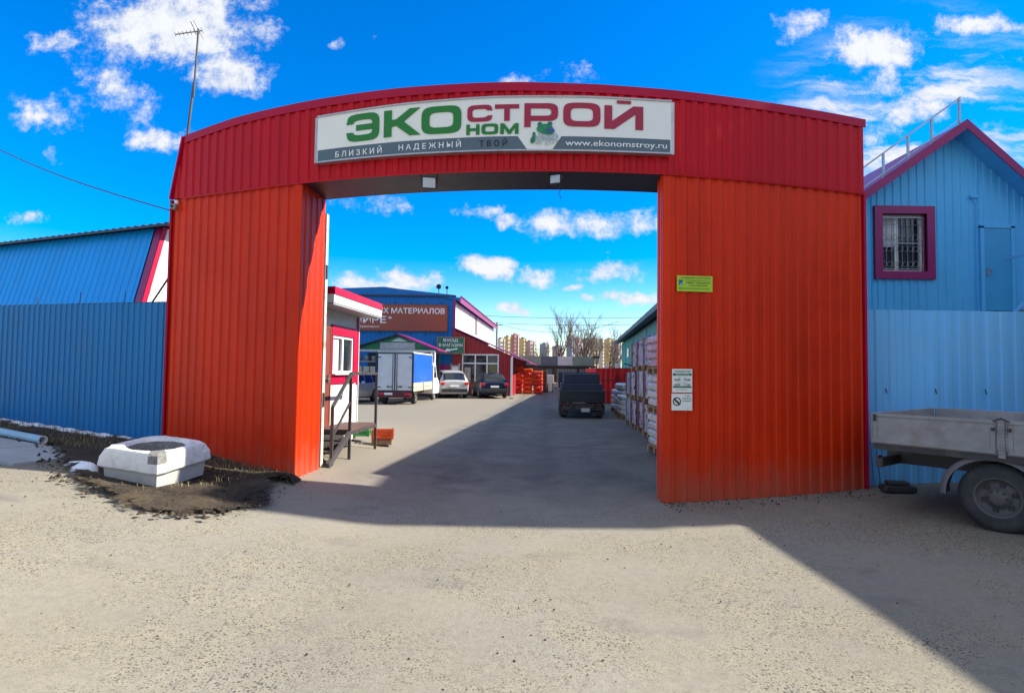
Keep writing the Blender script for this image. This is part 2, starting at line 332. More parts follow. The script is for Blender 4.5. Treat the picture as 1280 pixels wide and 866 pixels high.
M['filmwhite'] = mat('white_stretch_film', (.48, .48, .46), .25, var=.2, vscale=4, bump=.7, bscale=6)
M['wood'] = mat('pallet_wood', (.30, .20, .11), .8, var=.25, vscale=8)
M['blacktruck'] = mat('black_truck_paint', (.014, .020, .030), .4, var=.2, vscale=3)
M['bark'] = mat('bark', (.09, .068, .055), .9, var=.3, vscale=6)
M['twig'] = mat('twigs', (.17, .125, .105), .9, var=.2, vscale=3)
M['panel'] = mat('pale_panel', (.40, .41, .36), .7, var=.2, vscale=1)
M['panelgreen'] = mat('grey_green_panel', (.22, .28, .22), .7, var=.2, vscale=1)
M['paneldark'] = mat('slate_panel', (.10, .13, .16), .7, var=.2, vscale=1)
M['brownwall'] = mat('brown_shed', (.10, .05, .04), .8, var=.25, vscale=.6, streak=1)
M['greyfence'] = mat('grey_concrete_fence', (.26, .28, .28), .8, var=.2, vscale=.8)
M['plastic_blue'] = mat('pale_blue_pipe', (.30, .50, .62), .45, var=.12, dirt=(.3, .33, .35), dirt_amt=.5, dscale=5)
M['snow'] = mat('old_snow', (.82, .84, .88), .7, var=.06, bump=.4, bscale=30)
M['cratered'] = mat('orange_crate', (.62, .09, .015), .5, var=.12)
M['crategreen'] = mat('green_crate', (.03, .26, .07), .5, var=.12)
M['print'] = mat('poster_print', (.42, .36, .30), .6, var=.5, vscale=5)
M['posteryellow'] = mat('poster_yellow', (.55, .28, .05), .6, var=.3, vscale=6)
M['cable'] = mat('black_cable', (.015, .015, .016), .5, var=.1)
M['pale_block'] = mat('pale_wall', (.5, .48, .44), .8, var=.1)

def ground_mat():
    m = bpy.data.materials.new('worn_asphalt'); m.use_nodes = True; t = m.node_tree; b = t.nodes['Principled BSDF']
    v = nn(t, 'ShaderNodeTexCoord').outputs['Object']
    def rng(src, a, bb, c=0, d=1):
        q = nn(t, 'ShaderNodeMapRange'); t.links.new(src, q.inputs[0]); q.inputs[1].default_value = a; q.inputs[2].default_value = bb; q.inputs[3].default_value = c; q.inputs[4].default_value = d; return q.outputs[0]
    def mix(f, a, c):
        q = nn(t, 'ShaderNodeMix', data_type='RGBA')
        for i, x in ((0, f), (6, a), (7, c)):
            if isinstance(x, tuple): q.inputs[i].default_value = (*x, 1)
            elif isinstance(x, (int, float)): q.inputs[i].default_value = x
            else: t.links.new(x, q.inputs[i])
        return q.outputs[2]
    big = noise(t, v, .42, 6, .6).outputs[0]; mid = noise(t, v, 1.5, 7, .65).outputs[0]; fine = noise(t, v, 16, 6, .75).outputs[0]; vf = noise(t, v, 85, 3, .8).outputs[0]
    c = mix(rng(big, .38, .62), (.262, .242, .186), (.288, .272, .222))
    c = mix(rng(mid, .46, .70, 0, .6), c, (.34, .305, .205))
    c = mix(rng(mid, .30, .44, .5, 0), c, (.215, .207, .182))
    c = mix(rng(fine, .40, .66, 0, .30), c, (.115, .11, .098))
    c = mix(rng(vf, .52, .75, 0, .30), c, (.33, .30, .24))
    # exposed dark aggregate, in patches
    def specks(scale, thr, lo, hi, col, c):
        vo = nn(t, 'ShaderNodeTexVoronoi'); vo.inputs['Scale'].default_value = scale; t.links.new(v, vo.inputs['Vector'])
        sep = nn(t, 'ShaderNodeSeparateColor'); t.links.new(vo.outputs['Color'], sep.inputs[0])
        rad = m_(t, 'MULTIPLY', sep.outputs[0], thr)
        inside = m_(t, 'LESS_THAN', vo.outputs['Distance'], rad)
        pm = noise(t, v, .75, 5, .7).outputs[0]
        return mix(m_(t, 'MULTIPLY', inside, rng(pm, lo, hi)), c, col), inside
    c, i0 = specks(105, .55, .36, .52, (.13, .122, .105), c)
    c, i1 = specks(46, .46, .44, .57, (.085, .080, .070), c)
    c, i2 = specks(21, .20, .47, .60, (.065, .060, .055), c)
    c, i3 = specks(5.3, .06, .42, .6, (.035, .035, .036), c)
    # tracked darker asphalt beyond the gate, cooled in colour for its bluish shade
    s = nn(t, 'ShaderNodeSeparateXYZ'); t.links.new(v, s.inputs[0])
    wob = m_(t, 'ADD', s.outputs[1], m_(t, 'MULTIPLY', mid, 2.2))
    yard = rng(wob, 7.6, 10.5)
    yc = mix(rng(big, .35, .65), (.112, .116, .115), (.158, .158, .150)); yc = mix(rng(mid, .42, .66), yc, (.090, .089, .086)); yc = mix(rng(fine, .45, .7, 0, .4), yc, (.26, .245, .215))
    left = m_(t, 'MULTIPLY', rng(m_(t, 'ADD', m_(t, 'SUBTRACT', s.outputs[0], m_(t, 'MULTIPLY', s.outputs[1], .115)), m_(t, 'MULTIPLY', big, 1.5)), -1.9, -3.0), .85)  # pale strip along the shadow edge: sunlit ground painted into the colour
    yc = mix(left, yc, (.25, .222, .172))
    for x0 in (-1.15, .35):
        tt = m_(t, 'ABSOLUTE', m_(t, 'SUBTRACT', m_(t, 'ADD', s.outputs[0], m_(t, 'MULTIPLY', big, .9)), m_(t, 'ADD', m_(t, 'MULTIPLY', s.outputs[1], .06), x0+.1)))
        yc = mix(m_(t, 'MULTIPLY', rng(tt, .34, .08), .38), yc, (.082, .081, .079))
    stain = noise(t, v, .9, 4, .5, sc=(1, 1.6, 1)).outputs[0]
    c = mix(rng(stain, .60, .74, 0, .55), c, (.13, .126, .118))
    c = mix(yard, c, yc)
    # hairline cracks
    cr = nn(t, 'ShaderNodeTexVoronoi', feature='DISTANCE_TO_EDGE'); cr.inputs['Scale'].default_value = .33
    wv_ = nn(t, 'ShaderNodeVectorMath', operation='ADD'); t.links.new(v, wv_.inputs[0]); sc = nn(t, 'ShaderNodeVectorMath', operation='SCALE'); t.links.new(noise(t, v, 1.3, 6, .7).outputs['Color'], sc.inputs[0]); sc.inputs['Scale'].default_value = 1.6; t.links.new(sc.outputs[0], wv_.inputs[1]); t.links.new(wv_.outputs[0], cr.inputs['Vector'])
    c = mix(m_(t, 'MULTIPLY', rng(cr.outputs['Distance'], .0035, .0015), rng(big, .5, .6, 0, .45)), c, (.09, .085, .08))
    t.links.new(c, b.inputs['Base Color'])
    b.inputs['Roughness'].default_value = .9; b.inputs['Specular IOR Level'].default_value = .25
    bp = nn(t, 'ShaderNodeBump'); bp.inputs['Strength'].default_value = .55; bp.inputs['Distance'].default_value = .012
    hgt = m_(t, 'ADD', m_(t, 'MULTIPLY', fine, .8), m_(t, 'ADD', m_(t, 'MULTIPLY', vf, .5), m_(t, 'MULTIPLY', i2, -.25))); t.links.new(hgt, bp.inputs['Height']); t.links.new(bp.outputs[0], b.inputs['Normal'])
    return m
def soil_mat(fade):
    m = bpy.data.materials.new('bare_soil' if fade else 'loose_stone'); m.use_nodes = True; t = m.node_tree; b = t.nodes['Principled BSDF']
    v = nn(t, 'ShaderNodeTexCoord').outputs['Object']
    a = noise(t, v, 1.6, 6, .65).outputs[0]; f = noise(t, v, 22, 6, .75).outputs[0]
    cr = nn(t, 'ShaderNodeValToRGB'); t.links.new(a, cr.inputs[0]); e = cr.color_ramp.elements
    e[0].position = .36; e[0].color = (.018, .015, .013, 1); e[1].position = .72; e[1].color = (.12, .092, .055, 1)
    k = cr.color_ramp.elements.new(.5); k.color = (.046, .035, .026, 1)
    mx_ = nn(t, 'ShaderNodeMix', data_type='RGBA'); q = nn(t, 'ShaderNodeMapRange'); t.links.new(f, q.inputs[0]); q.inputs[1].default_value = .42; q.inputs[2].default_value = .68; q.inputs[4].default_value = .6
    t.links.new(q.outputs[0], mx_.inputs[0]); t.links.new(cr.outputs[0], mx_.inputs[6]); mx_.inputs[7].default_value = (.14, .115, .08, 1)
    t.links.new(mx_.outputs[2], b.inputs['Base Color']); b.inputs['Roughness'].default_value = .95; b.inputs['Specular IOR Level'].default_value = .2
    at_ = nn(t, 'ShaderNodeAttribute', attribute_name='rim'); na = noise(t, v, 7, 8, .75).outputs[0]
    al = nn(t, 'ShaderNodeMapRange'); t.links.new(m_(t, 'ADD', at_.outputs['Fac'], m_(t, 'MULTIPLY', m_(t, 'SUBTRACT', na, .5), 1.9)), al.inputs[0]); al.inputs[1].default_value = .36; al.inputs[2].default_value = .52
    if fade: t.links.new(al.outputs[0], b.inputs['Alpha'])
    bp = nn(t, 'ShaderNodeBump'); bp.inputs['Strength'].default_value = .9; bp.inputs['Distance'].default_value = .04; t.links.new(f, bp.inputs['Height']); t.links.new(bp.outputs[0], b.inputs['Normal'])
    return m
M['ground'] = ground_mat(); M['soil'] = soil_mat(True); M['stones'] = soil_mat(False)
def grime(name, col, col2, sc): return mat(name, col, .85, var=.15, vscale=1.2, dirt=col2, dirt_amt=.7, dscale=sc, bump=.35, bscale=60)
M['slab'] = grime('pavement_slabs', (.37, .42, .42), (.30, .30, .28), 1.6)

# ------------------------------------------------------------------ the ground, slabs, soil
def axis(lo, hi, fine_lo, fine_hi, step):
    a = []; x = fine_lo
    while x <= fine_hi+1e-6: a.append(x); x += step
    d = step; x = fine_hi
    while x < hi: d *= 1.35; x += d; a.append(min(x, hi))
    d = step; x = fine_lo; pre = []
    while x > lo: d *= 1.35; x -= d; pre.append(max(x, lo))
    return pre[::-1]+a
def bumpz(x, y): return .010*math.sin(x*1.7+y*.6)+.008*math.sin(y*2.3-x*.8)
xs = axis(-1500, 1500, -14, 12, .3); ys = axis(-60, 2500, -2, 22, .3)
gm = MB(); nx_ = len(xs)
gm.add([(x, y, g(x, y)-.012+.5*bumpz(x, y)*(1 if abs(x) < 13 and y < 22 else 0)) for y in ys for x in xs],
       [(j*nx_+i, j*nx_+i+1, (j+1)*nx_+i+1, (j+1)*nx_+i) for j in range(len(ys)-1) for i in range(nx_-1)], True)
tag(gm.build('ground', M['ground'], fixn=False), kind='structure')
def sheet(pts, zf, step, jag=0, seed=1):
    """a grid of cells cut to a polygon with a ragged outline, lying on the ground"""
    rr = random.Random(seed)
    def inside(x, y):
        c = False; n = len(pts)
        for i in range(n):
            (x1, y1), (x2, y2) = pts[i], pts[(i+1) % n]
            if (y1 > y) != (y2 > y) and x < (x2-x1)*(y-y1)/(y2-y1)+x1: c = not c
        return c
    x0 = min(p[0] for p in pts); x1 = max(p[0] for p in pts); y0 = min(p[1] for p in pts); y1 = max(p[1] for p in pts)
    nx = int((x1-x0)/step)+2; ny = int((y1-y0)/step)+2
    def wob(x, y): return x+jag*(math.sin(y*5.1+seed)+.6*math.sin(y*13+x*3)+.4*math.sin(x*23+y*17)), y+jag*(math.sin(x*4.3+2*seed)+.6*math.sin(x*11-y*4)+.4*math.sin(x*19+y*29))
    ok = set(); idx = {}; vs = []; fs = []
    for j in range(ny):
        for i in range(nx):
            x, y = x0+(i+.5)*step, y0+(j+.5)*step
            if inside(*wob(x, y)): ok.add((i, j))
    def vid(i, j):
        if (i, j) not in idx:
            x, y = x0+i*step+rr.uniform(-.3, .3)*step, y0+j*step+rr.uniform(-.3, .3)*step
            edge = not all((i-a, j-b) in ok for a in (0, 1) for b in (0, 1))
            idx[(i, j)] = len(vs); vs.append((x, y, zf(x, y, edge)))
        return idx[(i, j)]
    for (i, j) in sorted(ok): fs.append((vid(i, j), vid(i+1, j), vid(i+1, j+1), vid(i, j+1)))
    return MB().add(vs, fs, True)
def soilz(x, y, edge):
    h = .03+.05*max(0, math.sin(x*2.1+1)*math.sin(y*2.7))+.03*max(0, math.sin(x*5.3+y*3.1))
    if -4.9 < x < -3.7 and 6.4 < y < 7.6: h = .03
    return g(x, y)+(.002 if edge else h)+bumpz(x, y)*.4
def yf_(x): return 7.55+.0446*(x-.3)**2
SOIL = [(-13, 11.2), (-8.2, 8.75), (-6.65, 8.05), (-6.0, 7.35), (-5.5, 6.7), (-4.75, 6.15), (-3.75, 5.5), (-3.05, 5.6), (-2.45, 6.4), (-2.95, 7.95), (-5.3, 8.95), (-9.2, 10.1), (-13, 11.5)]
soil = sheet(SOIL, soilz, .07, .03, 2)
so = tag(soil.build('soil_terrain', M['soil'], fixn=False), kind='structure')
def pdist(x, y, pts):
    best = 9
    for (x1, y1), (x2, y2) in zip(pts, pts[1:]+pts[:1]):
        dx, dy = x2-x1, y2-y1; t = max(0, min(1, ((x-x1)*dx+(y-y1)*dy)/(dx*dx+dy*dy))); best = min(best, math.hypot(x-x1-dx*t, y-y1-dy*t))
    return best
ra_ = so.data.attributes.new('rim', 'FLOAT', 'POINT')
ra_.data.foreach_set('value', [min(1, pdist(v.co.x, v.co.y, SOIL)/.55) if v.co.y < yf_(v.co.x)-.35 else 1 for v in so.data.vertices])
# concrete slabs beside the soil, in rows with open joints
sl = MB(); rs = random.Random(4)
du = Vector((.955, -.297, 0)); dv = Vector((-.297, -.955, 0)); o0 = Vector((-13.4, 10.25, 0))
for i in range(8):
    for j in range(2):
        a = o0+du*(i*1.03)+dv*(j*1.03+.02); w = 1.0; tilt = rs.uniform(-.006, .006)
        if i == 7 and j == 1: continue
        P = [a, a+du*w, a+du*w+dv*w, a+dv*w]
        sl.prism([(p.x, p.y, g(p.x, p.y)+.028+tilt*(k % 2)) for k, p in enumerate(P)], (0, 0, -.09))
tag(sl.build('pavement', M['slab']), kind='structure')

# ------------------------------------------------------------------ the gate (bowed in plan)
def yf(x): return 7.55+(.0446 if x < .3 else .025)*(x-.3)**2
def nf(x):
    s = 2*(.0446 if x < .3 else .025)*(x-.3); l = math.hypot(s, 1); return s/l, -1/l
def FP(x, z, off=0):
    n = nf(x); return Vector((x+n[0]*off, yf(x)+n[1]*off, z))
def interp(tab, x):
    if x <= tab[0][0]: return tab[0][1]
    for (a, b), (c, d) in zip(tab, tab[1:]):
        if x <= c: t = (x-a)/(c-a); return b+(d-b)*t
    return tab[-1][1]
TOP = [(-5.15, 5.229), (-4.08, 5.345), (-2.81, 5.414), (-1.57, 5.462), (-.475, 5.484), (.06, 5.49), (1.13, 5.479), (2.12, 5.448), (3.37, 5.382), (4.95, 5.29)]
SEAM = [(-5.35, 4.30), (-4.04, 4.275), (-2.715, 4.298), (-1.55, 4.317), (-.24, 4.335), (.82, 4.35), (2.0, 4.348), (3.365, 4.311), (4.95, 4.258)]
zt = lambda x: interp(TOP, x); zs = lambda x: interp(SEAM, x)
XL0, XL1, XR0, XR1 = -5.36, -2.98, 2.0, 4.94
def arc(x0, x1):
    n = 240; xx = [x0+(x1-x0)*i/n for i in range(n+1)]; ss = [0]
    for a, b in zip(xx, xx[1:]): ss.append(ss[-1]+math.hypot(b-a, yf(b)-yf(a)))
    tab = list(zip(ss, xx))
    def P(s): x = interp(tab, s); n = nf(x); return x, yf(x), n[0], n[1]
    return P, ss[-1], lambda s: interp(tab, s)
TH = .8; AX = .07                        # depth of the gate and the lean of the yard's axis
gate = thing('entrance_gate', 'wide red corrugated steel gate portal with a bowed top edge', 'gate', (0, 7.6, 0))
for (a, b) in ((XL0, XL1), (XR0, XR1)):
    P, Ln, X = arc(a, b)
    corr(MB(), P, Ln, .168, .020, lambda q, x, y: g(x, y)-.05, lambda q, x, y, X=X: zs(X(q))-.004).build('wing_cladding', M['red'], gate, fixn=False)
    # back and outer end of the wing
    th_, TH = TH, (.8 if a < 0 else .42)
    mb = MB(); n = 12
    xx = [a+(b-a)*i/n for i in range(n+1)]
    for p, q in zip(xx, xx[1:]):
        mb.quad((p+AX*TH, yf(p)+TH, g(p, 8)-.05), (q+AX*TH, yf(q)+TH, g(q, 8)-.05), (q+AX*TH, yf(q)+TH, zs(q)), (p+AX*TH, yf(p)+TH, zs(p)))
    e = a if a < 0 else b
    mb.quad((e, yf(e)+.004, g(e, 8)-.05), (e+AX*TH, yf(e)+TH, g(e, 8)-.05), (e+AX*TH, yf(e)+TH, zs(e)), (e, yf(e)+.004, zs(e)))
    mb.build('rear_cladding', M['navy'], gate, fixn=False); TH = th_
# reveals of the opening
Pl, Ll = line((XL1+.004, yf(XL1)+.004), (XL1+AX*TH, yf(XL1)+TH), 1)
corr(MB(), Pl, Ll, .2, .016, lambda q, x, y: g(x, y)-.05, lambda q, x, y: 4.30).build('reveal', M['red'], gate, fixn=False)
Pr, Lr = line((XR0+AX*.42-.004, yf(XR0)+.42), (XR0-.004, yf(XR0)+.004), 1)
corr(MB(), Pr, Lr, .2, .016, lambda q, x, y: -.03, lambda q, x, y: 4.345).build('reveal', M['red'], gate, fixn=False)
# corner trims
for x, sx in ((XL1, 1), (XR0, -1)):
    tr = MB(); p = FP(x, 0, .024)
    tr.box((x-sx*.045, yf(x)-.022, (g(x, 8)-.05+zs(x)-.03)/2), (.10, .008, zs(x)-.03-g(x, 8)+.05))
    tr.box((x+sx*.006, yf(x)+.035, (g(x, 8)-.05+zs(x)-.03)/2), (.008, .10, zs(x)-.03-g(x, 8)+.05))
    tr.build('corner_trim', M['red'], gate)
te = MB(); te.box((XL0-.01, yf(XL0)-.01, (g(XL0, 8.9)+zs(XL0))/2), (.03, .09, zs(XL0)-g(XL0, 8.9)-.02)); te.build('edge_trim', M['trimred'], gate); te = MB(); te.box((XR1+.012, yf(XR1)-.01, (.08+zs(XR1))/2), (.03, .09, zs(XR1)-.1)); te.build('edge_trim', M['trimred'], gate)
# fascia over the opening and both wings, its left end raked
P, Ln, X = arc(XL0, XR1)
def ftop(q, x, y):
    xx = X(q); z = zt(xx)
    return min(z, zs(xx)+.02+(xx-XL0)*4.6) if xx < -5.1 else z
def Pfas(s):
    x, y, a, b = P(s); return x+a*.026, y+b*.026, a, b
corr(MB(), Pfas, Ln, .168, .020, lambda q, x, y: zs(X(q)), ftop).build('fascia_cladding', M['crimson'], gate, fixn=False)
mb = MB(); n = 40; xx = [XL0+(XR1-XL0)*i/n for i in range(n+1)]
for p, q in zip(xx, xx[1:]):
    tp, tq = [zt(k) if k > -5.1 else zs(k)+.02+(k-XL0)*3.4 for k in (p, q)]
    A = lambda k, z: (k+AX*TH, yf(k)+TH, z); B = lambda k, z: tuple(FP(k, z, .02))
    mb.quad(A(p, zs(p)+.003), A(q, zs(q)+.003), A(q, tq), A(p, tp)); mb.quad(B(p, tp), B(q, tq), A(q, tq), A(p, tp))
mb.quad(tuple(FP(XR1, zs(XR1), .02)), (XR1+AX*TH, yf(XR1)+TH, zs(XR1)), (XR1+AX*TH, yf(XR1)+TH, zt(XR1)), tuple(FP(XR1, zt(XR1), .02)))
mb.build('fascia_back', M['crimson'], gate, fixn=False)
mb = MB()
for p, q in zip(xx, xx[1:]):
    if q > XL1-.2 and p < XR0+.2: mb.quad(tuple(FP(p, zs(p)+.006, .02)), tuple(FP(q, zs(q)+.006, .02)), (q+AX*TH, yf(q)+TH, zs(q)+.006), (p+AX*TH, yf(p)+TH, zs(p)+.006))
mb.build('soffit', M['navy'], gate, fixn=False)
# cap flashing and the seam strip
mb = MB(); n = 60; xx = [-5.13+(XR1+.03+5.13)*i/n for i in range(n+1)]
for p, q in zip(xx, xx[1:]):
    pr = lambda k: [FP(k, zt(k)-.085, .056), FP(k, zt(k)+.03, .056), Vector((k, yf(k)+.12, zt(k)+.035)), Vector((k, yf(k)+.12, zt(k)+.01)), FP(k, zt(k)+.004, .046), FP(k, zt(k)-.085, .046)]
    a, b = pr(p), pr(q)
    for i in range(6): mb.quad(a[i], b[i], b[(i+1) % 6], a[(i+1) % 6])
for k in (xx[0], xx[-1]): mb.poly(pr(k))
rk = [FP(-5.355, zs(-5.35), .055), FP(-5.12, zt(-5.12)+.02, .055)]
mb.bar(rk[0], rk[1], .05, .03)
mb.build('cap_flashing', M['trimred'], gate)
mb = MB()
for p, q in zip(xx, xx[1:]):
    mb.quad(FP(p, zs(p)-.022, .050), FP(q, zs(q)-.022, .050), FP(q, zs(q)+.002, .054), FP(p, zs(p)+.002, .054))
mb.build('seam_strip', M['crimson'], gate, fixn=False)

# ------------------------------------------------------------------ main sign
ST = [(-2.69, 5.152), (-1.5, 5.228), (-.25, 5.280), (.9, 5.296), (2.1, 5.283)]; SB = [(-2.69, 4.515), (-1.5, 4.545), (-.25, 4.567), (.9, 4.578), (2.1, 4.580)]
def SG(x, t, off): return FP(x, interp(SB, x)+(interp(ST, x)-interp(SB, x))*t, off)
sign = thing('shop_sign', 'long curved white sign with big green and crimson capitals above a slate band', 'sign', (0, 7.5, 4.9))
def strip(t0, t1, x0, x1, off, n=40):
    mb = MB()
    for i in range(n):
        p, q = x0+(x1-x0)*i/n, x0+(x1-x0)*(i+1)/n; mb.quad(SG(p, t0, off), SG(q, t0, off), SG(q, t1, off), SG(p, t1, off))
    return mb
mb = strip(0, 1, -2.685, 2.055, .13)
for t in (0, 1):
    for i in range(40):
        p, q = -2.685+4.74*i/40, -2.685+4.74*(i+1)/40; mb.quad(SG(p, t, .13), SG(q, t, .13), SG(q, t, .05), SG(p, t, .05))
for x in (-2.685, 2.055): mb.quad(SG(x, 0, .13), SG(x, 1, .13), SG(x, 1, .05), SG(x, 0, .05))
mb.build('board', M['signwhite'], sign)
fr = MB()
for t in (0, 1):
    for i in range(30):
        p, q = -2.69+4.75*i/30, -2.69+4.75*(i+1)/30; fr.bar(SG(p, t, .095), SG(q, t, .095), .1, .02)
for x in (-2.69, 2.06): fr.bar(SG(x, 0, .095), SG(x, 1, .095), .1, .02, up=(0, 1, 0))
fr.build('frame', M['galv'], sign)
bd = strip(.012, .262, -2.675, .04, .134, 30)
n = 12
for (x0, x1, y0, y1) in ((.04, .155, 1, 0), ):
    bd.add([SG(.04, .012, .134), SG(.165, .012, .134), SG(.04, .262, .134)], [(0, 1, 2)])
bd2 = strip(.012, .262, .61, 2.045, .134, 20); bd2.add([SG(.61, .012, .134), SG(.61, .262, .134), SG(.49, .012, .134)], [(0, 1, 2)])
bd2.build('band', M['signgrey'], sign, fixn=False); bd.build('band', M['signgrey'], sign, fixn=False)
# wide block capitals
def sup(cx, cy, rx, ry, a0=0, a1=360, n=4.2, k=40):
    o = []
    for i in range(k+1):
        a = math.radians(a0+(a1-a0)*i/k); c, s = math.cos(a), math.sin(a)
        o.append((cx+rx*math.copysign(abs(c)**(2/n), c), cy+ry*math.copysign(abs(s)**(2/n), s)))
    return o
def glyph(ch, tx=.2, ty=.24):
    if ch == 'О': return [[sup(.5, .5, .5, .5)[:-1], sup(.5, .5, .5-tx, .5-ty)[:-1]]]
    if ch in 'СЭ':
        o = sup(.5, .5, .5, .5, 27, 333, 4.2, 44); i = sup(.5, .5, .5-tx, .5-ty, 24, 336, 4.2, 44)
        o[0] = (1, .66); o[-1] = (1, .34); i[0] = (1-tx*.98, .66); i[-1] = (1-tx*.98, .34)
        p = [o+i[::-1]]
        if ch == 'С': return [p]
        p = [[(1-x, y) for x, y in p[0]]]; return [p, [[(.30, .40), (1-tx-.002, .40), (1-tx-.002, .60), (.30, .60)]]]
    if ch == 'К': return [[[(0, 0), (tx, 0), (tx, .37), (.33, .40), (.70, 0), (1, 0), (.54, .53), (.98, 1), (.70, 1), (.33, .63), (tx, .63), (tx, 1), (0, 1)]]]
    if ch == 'Т': return [[[(0, 1), (0, 1-ty), (.5-tx/2, 1-ty), (.5-tx/2, 0), (.5+tx/2, 0), (.5+tx/2, 1-ty), (1, 1-ty), (1, 1)]]]
    if ch == 'Н': return [[[(0, 0), (tx, 0), (tx, .38), (1-tx, .38), (1-tx, 0), (1, 0), (1, 1), (1-tx, 1), (1-tx, .62), (tx, .62), (tx, 1), (0, 1)]]]
    if ch == 'М': return [[[(0, 0), (tx, 0), (tx, .60), (.42, 0), (.58, 0), (1-tx, .60), (1-tx, 0), (1, 0), (1, 1), (.79, 1), (.5, .36), (.21, 1), (0, 1)]]]
    if ch == 'И': return [[[(0, 1), (tx, 1), (tx, .34), (1-tx*1.3, 1), (1, 1), (1, 0), (1-tx, 0), (1-tx, .66), (tx*1.3, 0), (0, 0)]]]
    if ch == 'Р':
        o = [(0, 0), (tx, 0), (tx, .26), (.72, .26)]+[(x, y) for x, y in sup(.60, .63, .40, .37, -75, 75, 3.4, 24)]+[(.72, 1), (0, 1)]
        i = [(tx, .47), (tx, .79)]+[(x, y) for x, y in sup(.56, .63, .24, .16, 80, -80, 3.4, 20)]
        return [[o, i]]
    return []
def letters(name, items, m):
    for (ch, x0, x1, t0, t1, tx, ty) in items:
        mb = MB()
        for loops in glyph(ch, tx, ty):
            pts = [p for lp in loops for p in lp]
            tri = tessellate_polygon([[Vector((p[0], p[1], 0)) for p in lp] for lp in loops])
            def q(p, off):
                c = SG((x0+x1)/2, 0, 0); return SG(x0+(x1-x0)*p[0], t0+(t1-t0)*p[1], off)
            mb.add([q(p, .142) for p in pts], [tuple(t) for t in tri])
            for lp in loops:
                for a, b in zip(lp, lp[1:]+lp[:1]): mb.quad(q(a, .131), q(b, .131), q(b, .142), q(a, .142))
        mb.build(name, m, sign, fixn=False)
def PX(p, lo=-3, hi=3):
    for _ in range(40):
        k = (lo+hi)/2
        if 640+720*k/(yf(k)-.13) < p: lo = k
        else: hi = k
    return lo
letters('letter', [('Э', PX(429), PX(470), .35, .915, .2, .22), ('К', PX(476), PX(522), .37, .90, .21, .2), ('О', PX(523), PX(573), .36, .89, .2, .22),
    ('Н', PX(579.5), PX(596), .305, .50, .26, .3), ('О', PX(598.5), PX(619.5), .305, .50, .22, .24), ('М', PX(622), PX(645), .305, .50, .2, .2)], M['lgreen'])
letters('letter', [('С', PX(580.5), PX(612), .55, .86, .2, .23), ('Т', PX(615), PX(645.5), .55, .855, .23, .25), ('Р', PX(652), PX(694.5), .43, .87, .19, .2),
    ('О', PX(701), PX(748), .445, .885, .2, .22), ('И', PX(753), PX(802), .42, .855, .2, .2)], M['lred'])
mb = MB(); x0, x1 = PX(768.5), PX(786.5); mb.quad(SG(x0, .895, .142), SG(x1, .895, .142), SG(x1, .955, .142), SG(x0, .955, .142)); mb.build('breve', M['lred'], sign, fixn=False)
def band_text(name, s, p0, p1, t0, t1, m, bold=.01):
    x0, x1 = PX(p0), PX(p1); mb = MB(); k = 0
    lettering(mb, s, lambda a, b: SG(x0+(x1-x0)*a, t0+(t1-t0)*b, .140), bold); put_letters(mb, m, sign)
band_text('lettering', 'Б Л И З К И Й', 416, 474, .06, .215, M['lwhite'], .012)
band_text('lettering', 'Н А Д Е Ж Н Ы Й', 495, 573, .06, .225, M['lwhite'], .012)
band_text('lettering', 'Т В О Й', 596, 631, .075, .225, M['lnavy'], .02)
band_text('lettering', 'www.ekonomstroy.ru', 704, 832, .055, .195, M['lwhite'], .006)
# the little tree frog in the notch of the band
def blob(mb, cx, cy, rx, ry, off, rot=0, n=18, wob=0):
    pts = []
    for i in range(n):
        a = 2*math.pi*i/n; r = 1+wob*math.sin(3*a+cx*9); x, y = rx*r*math.cos(a), ry*r*math.sin(a)
        pts.append(SG(cx+x*math.cos(rot)-y*math.sin(rot), cy+(x*math.sin(rot)+y*math.cos(rot))/.7, off))
    mb.poly(pts)
fb = MB(); c0 = PX(677)
blob(fb, c0+.02, .27, .10, .055, .138, -.2); blob(fb, c0-.10, .20, .035, .05, .1385, .3); blob(fb, c0+.14, .25, .045, .04, .1385, .4); fb.build('emblem_belly', M['frogpale'], sign, fixn=False)
fb = MB(); blob(fb, c0+.02, .385, .115, .068, .144, -.15, wob=.06); blob(fb, c0-.055, .475, .032, .030, .148); blob(fb, c0+.075, .485, .034, .030, .148); blob(fb, c0-.145, .19, .03, .05, .145, -.3); blob(fb, c0-.13, .285, .022, .035, .146); fb.build('emblem_body', M['frog'], sign, fixn=False)
for q in ((-.055, .48, .014, .014, .152, 0, 'emblem_eye'), (.075, .49, .014, .014, .152, 0, 'emblem_eye'), (.085, .365, .055, .035, .150, -.3, 'emblem_snout')):
    fb = MB(); blob(fb, c0+q[0], *q[1:6]); fb.build(q[6], M['frogblue'], sign, fixn=False)
fb = MB()
for (x, y, x2, y2) in ((c0-.01, .24, c0-.05, .12), (c0+.05, .24, c0+.08, .12), (c0+.13, .22, c0+.17, .16), (c0+.02, .2, c0+.03, .10), (c0-.02, .22, c0-.10, .13), (c0+.10, .23, c0+.12, .13)):
    fb.bar(SG(x, y, .150), SG(x2, y2, .150), .018, .004, up=(0, 1, 0)); blob(fb, x2, y2, .014, .010, .153)
fb.build('emblem_foot', M['frogpale'], sign, fixn=False)

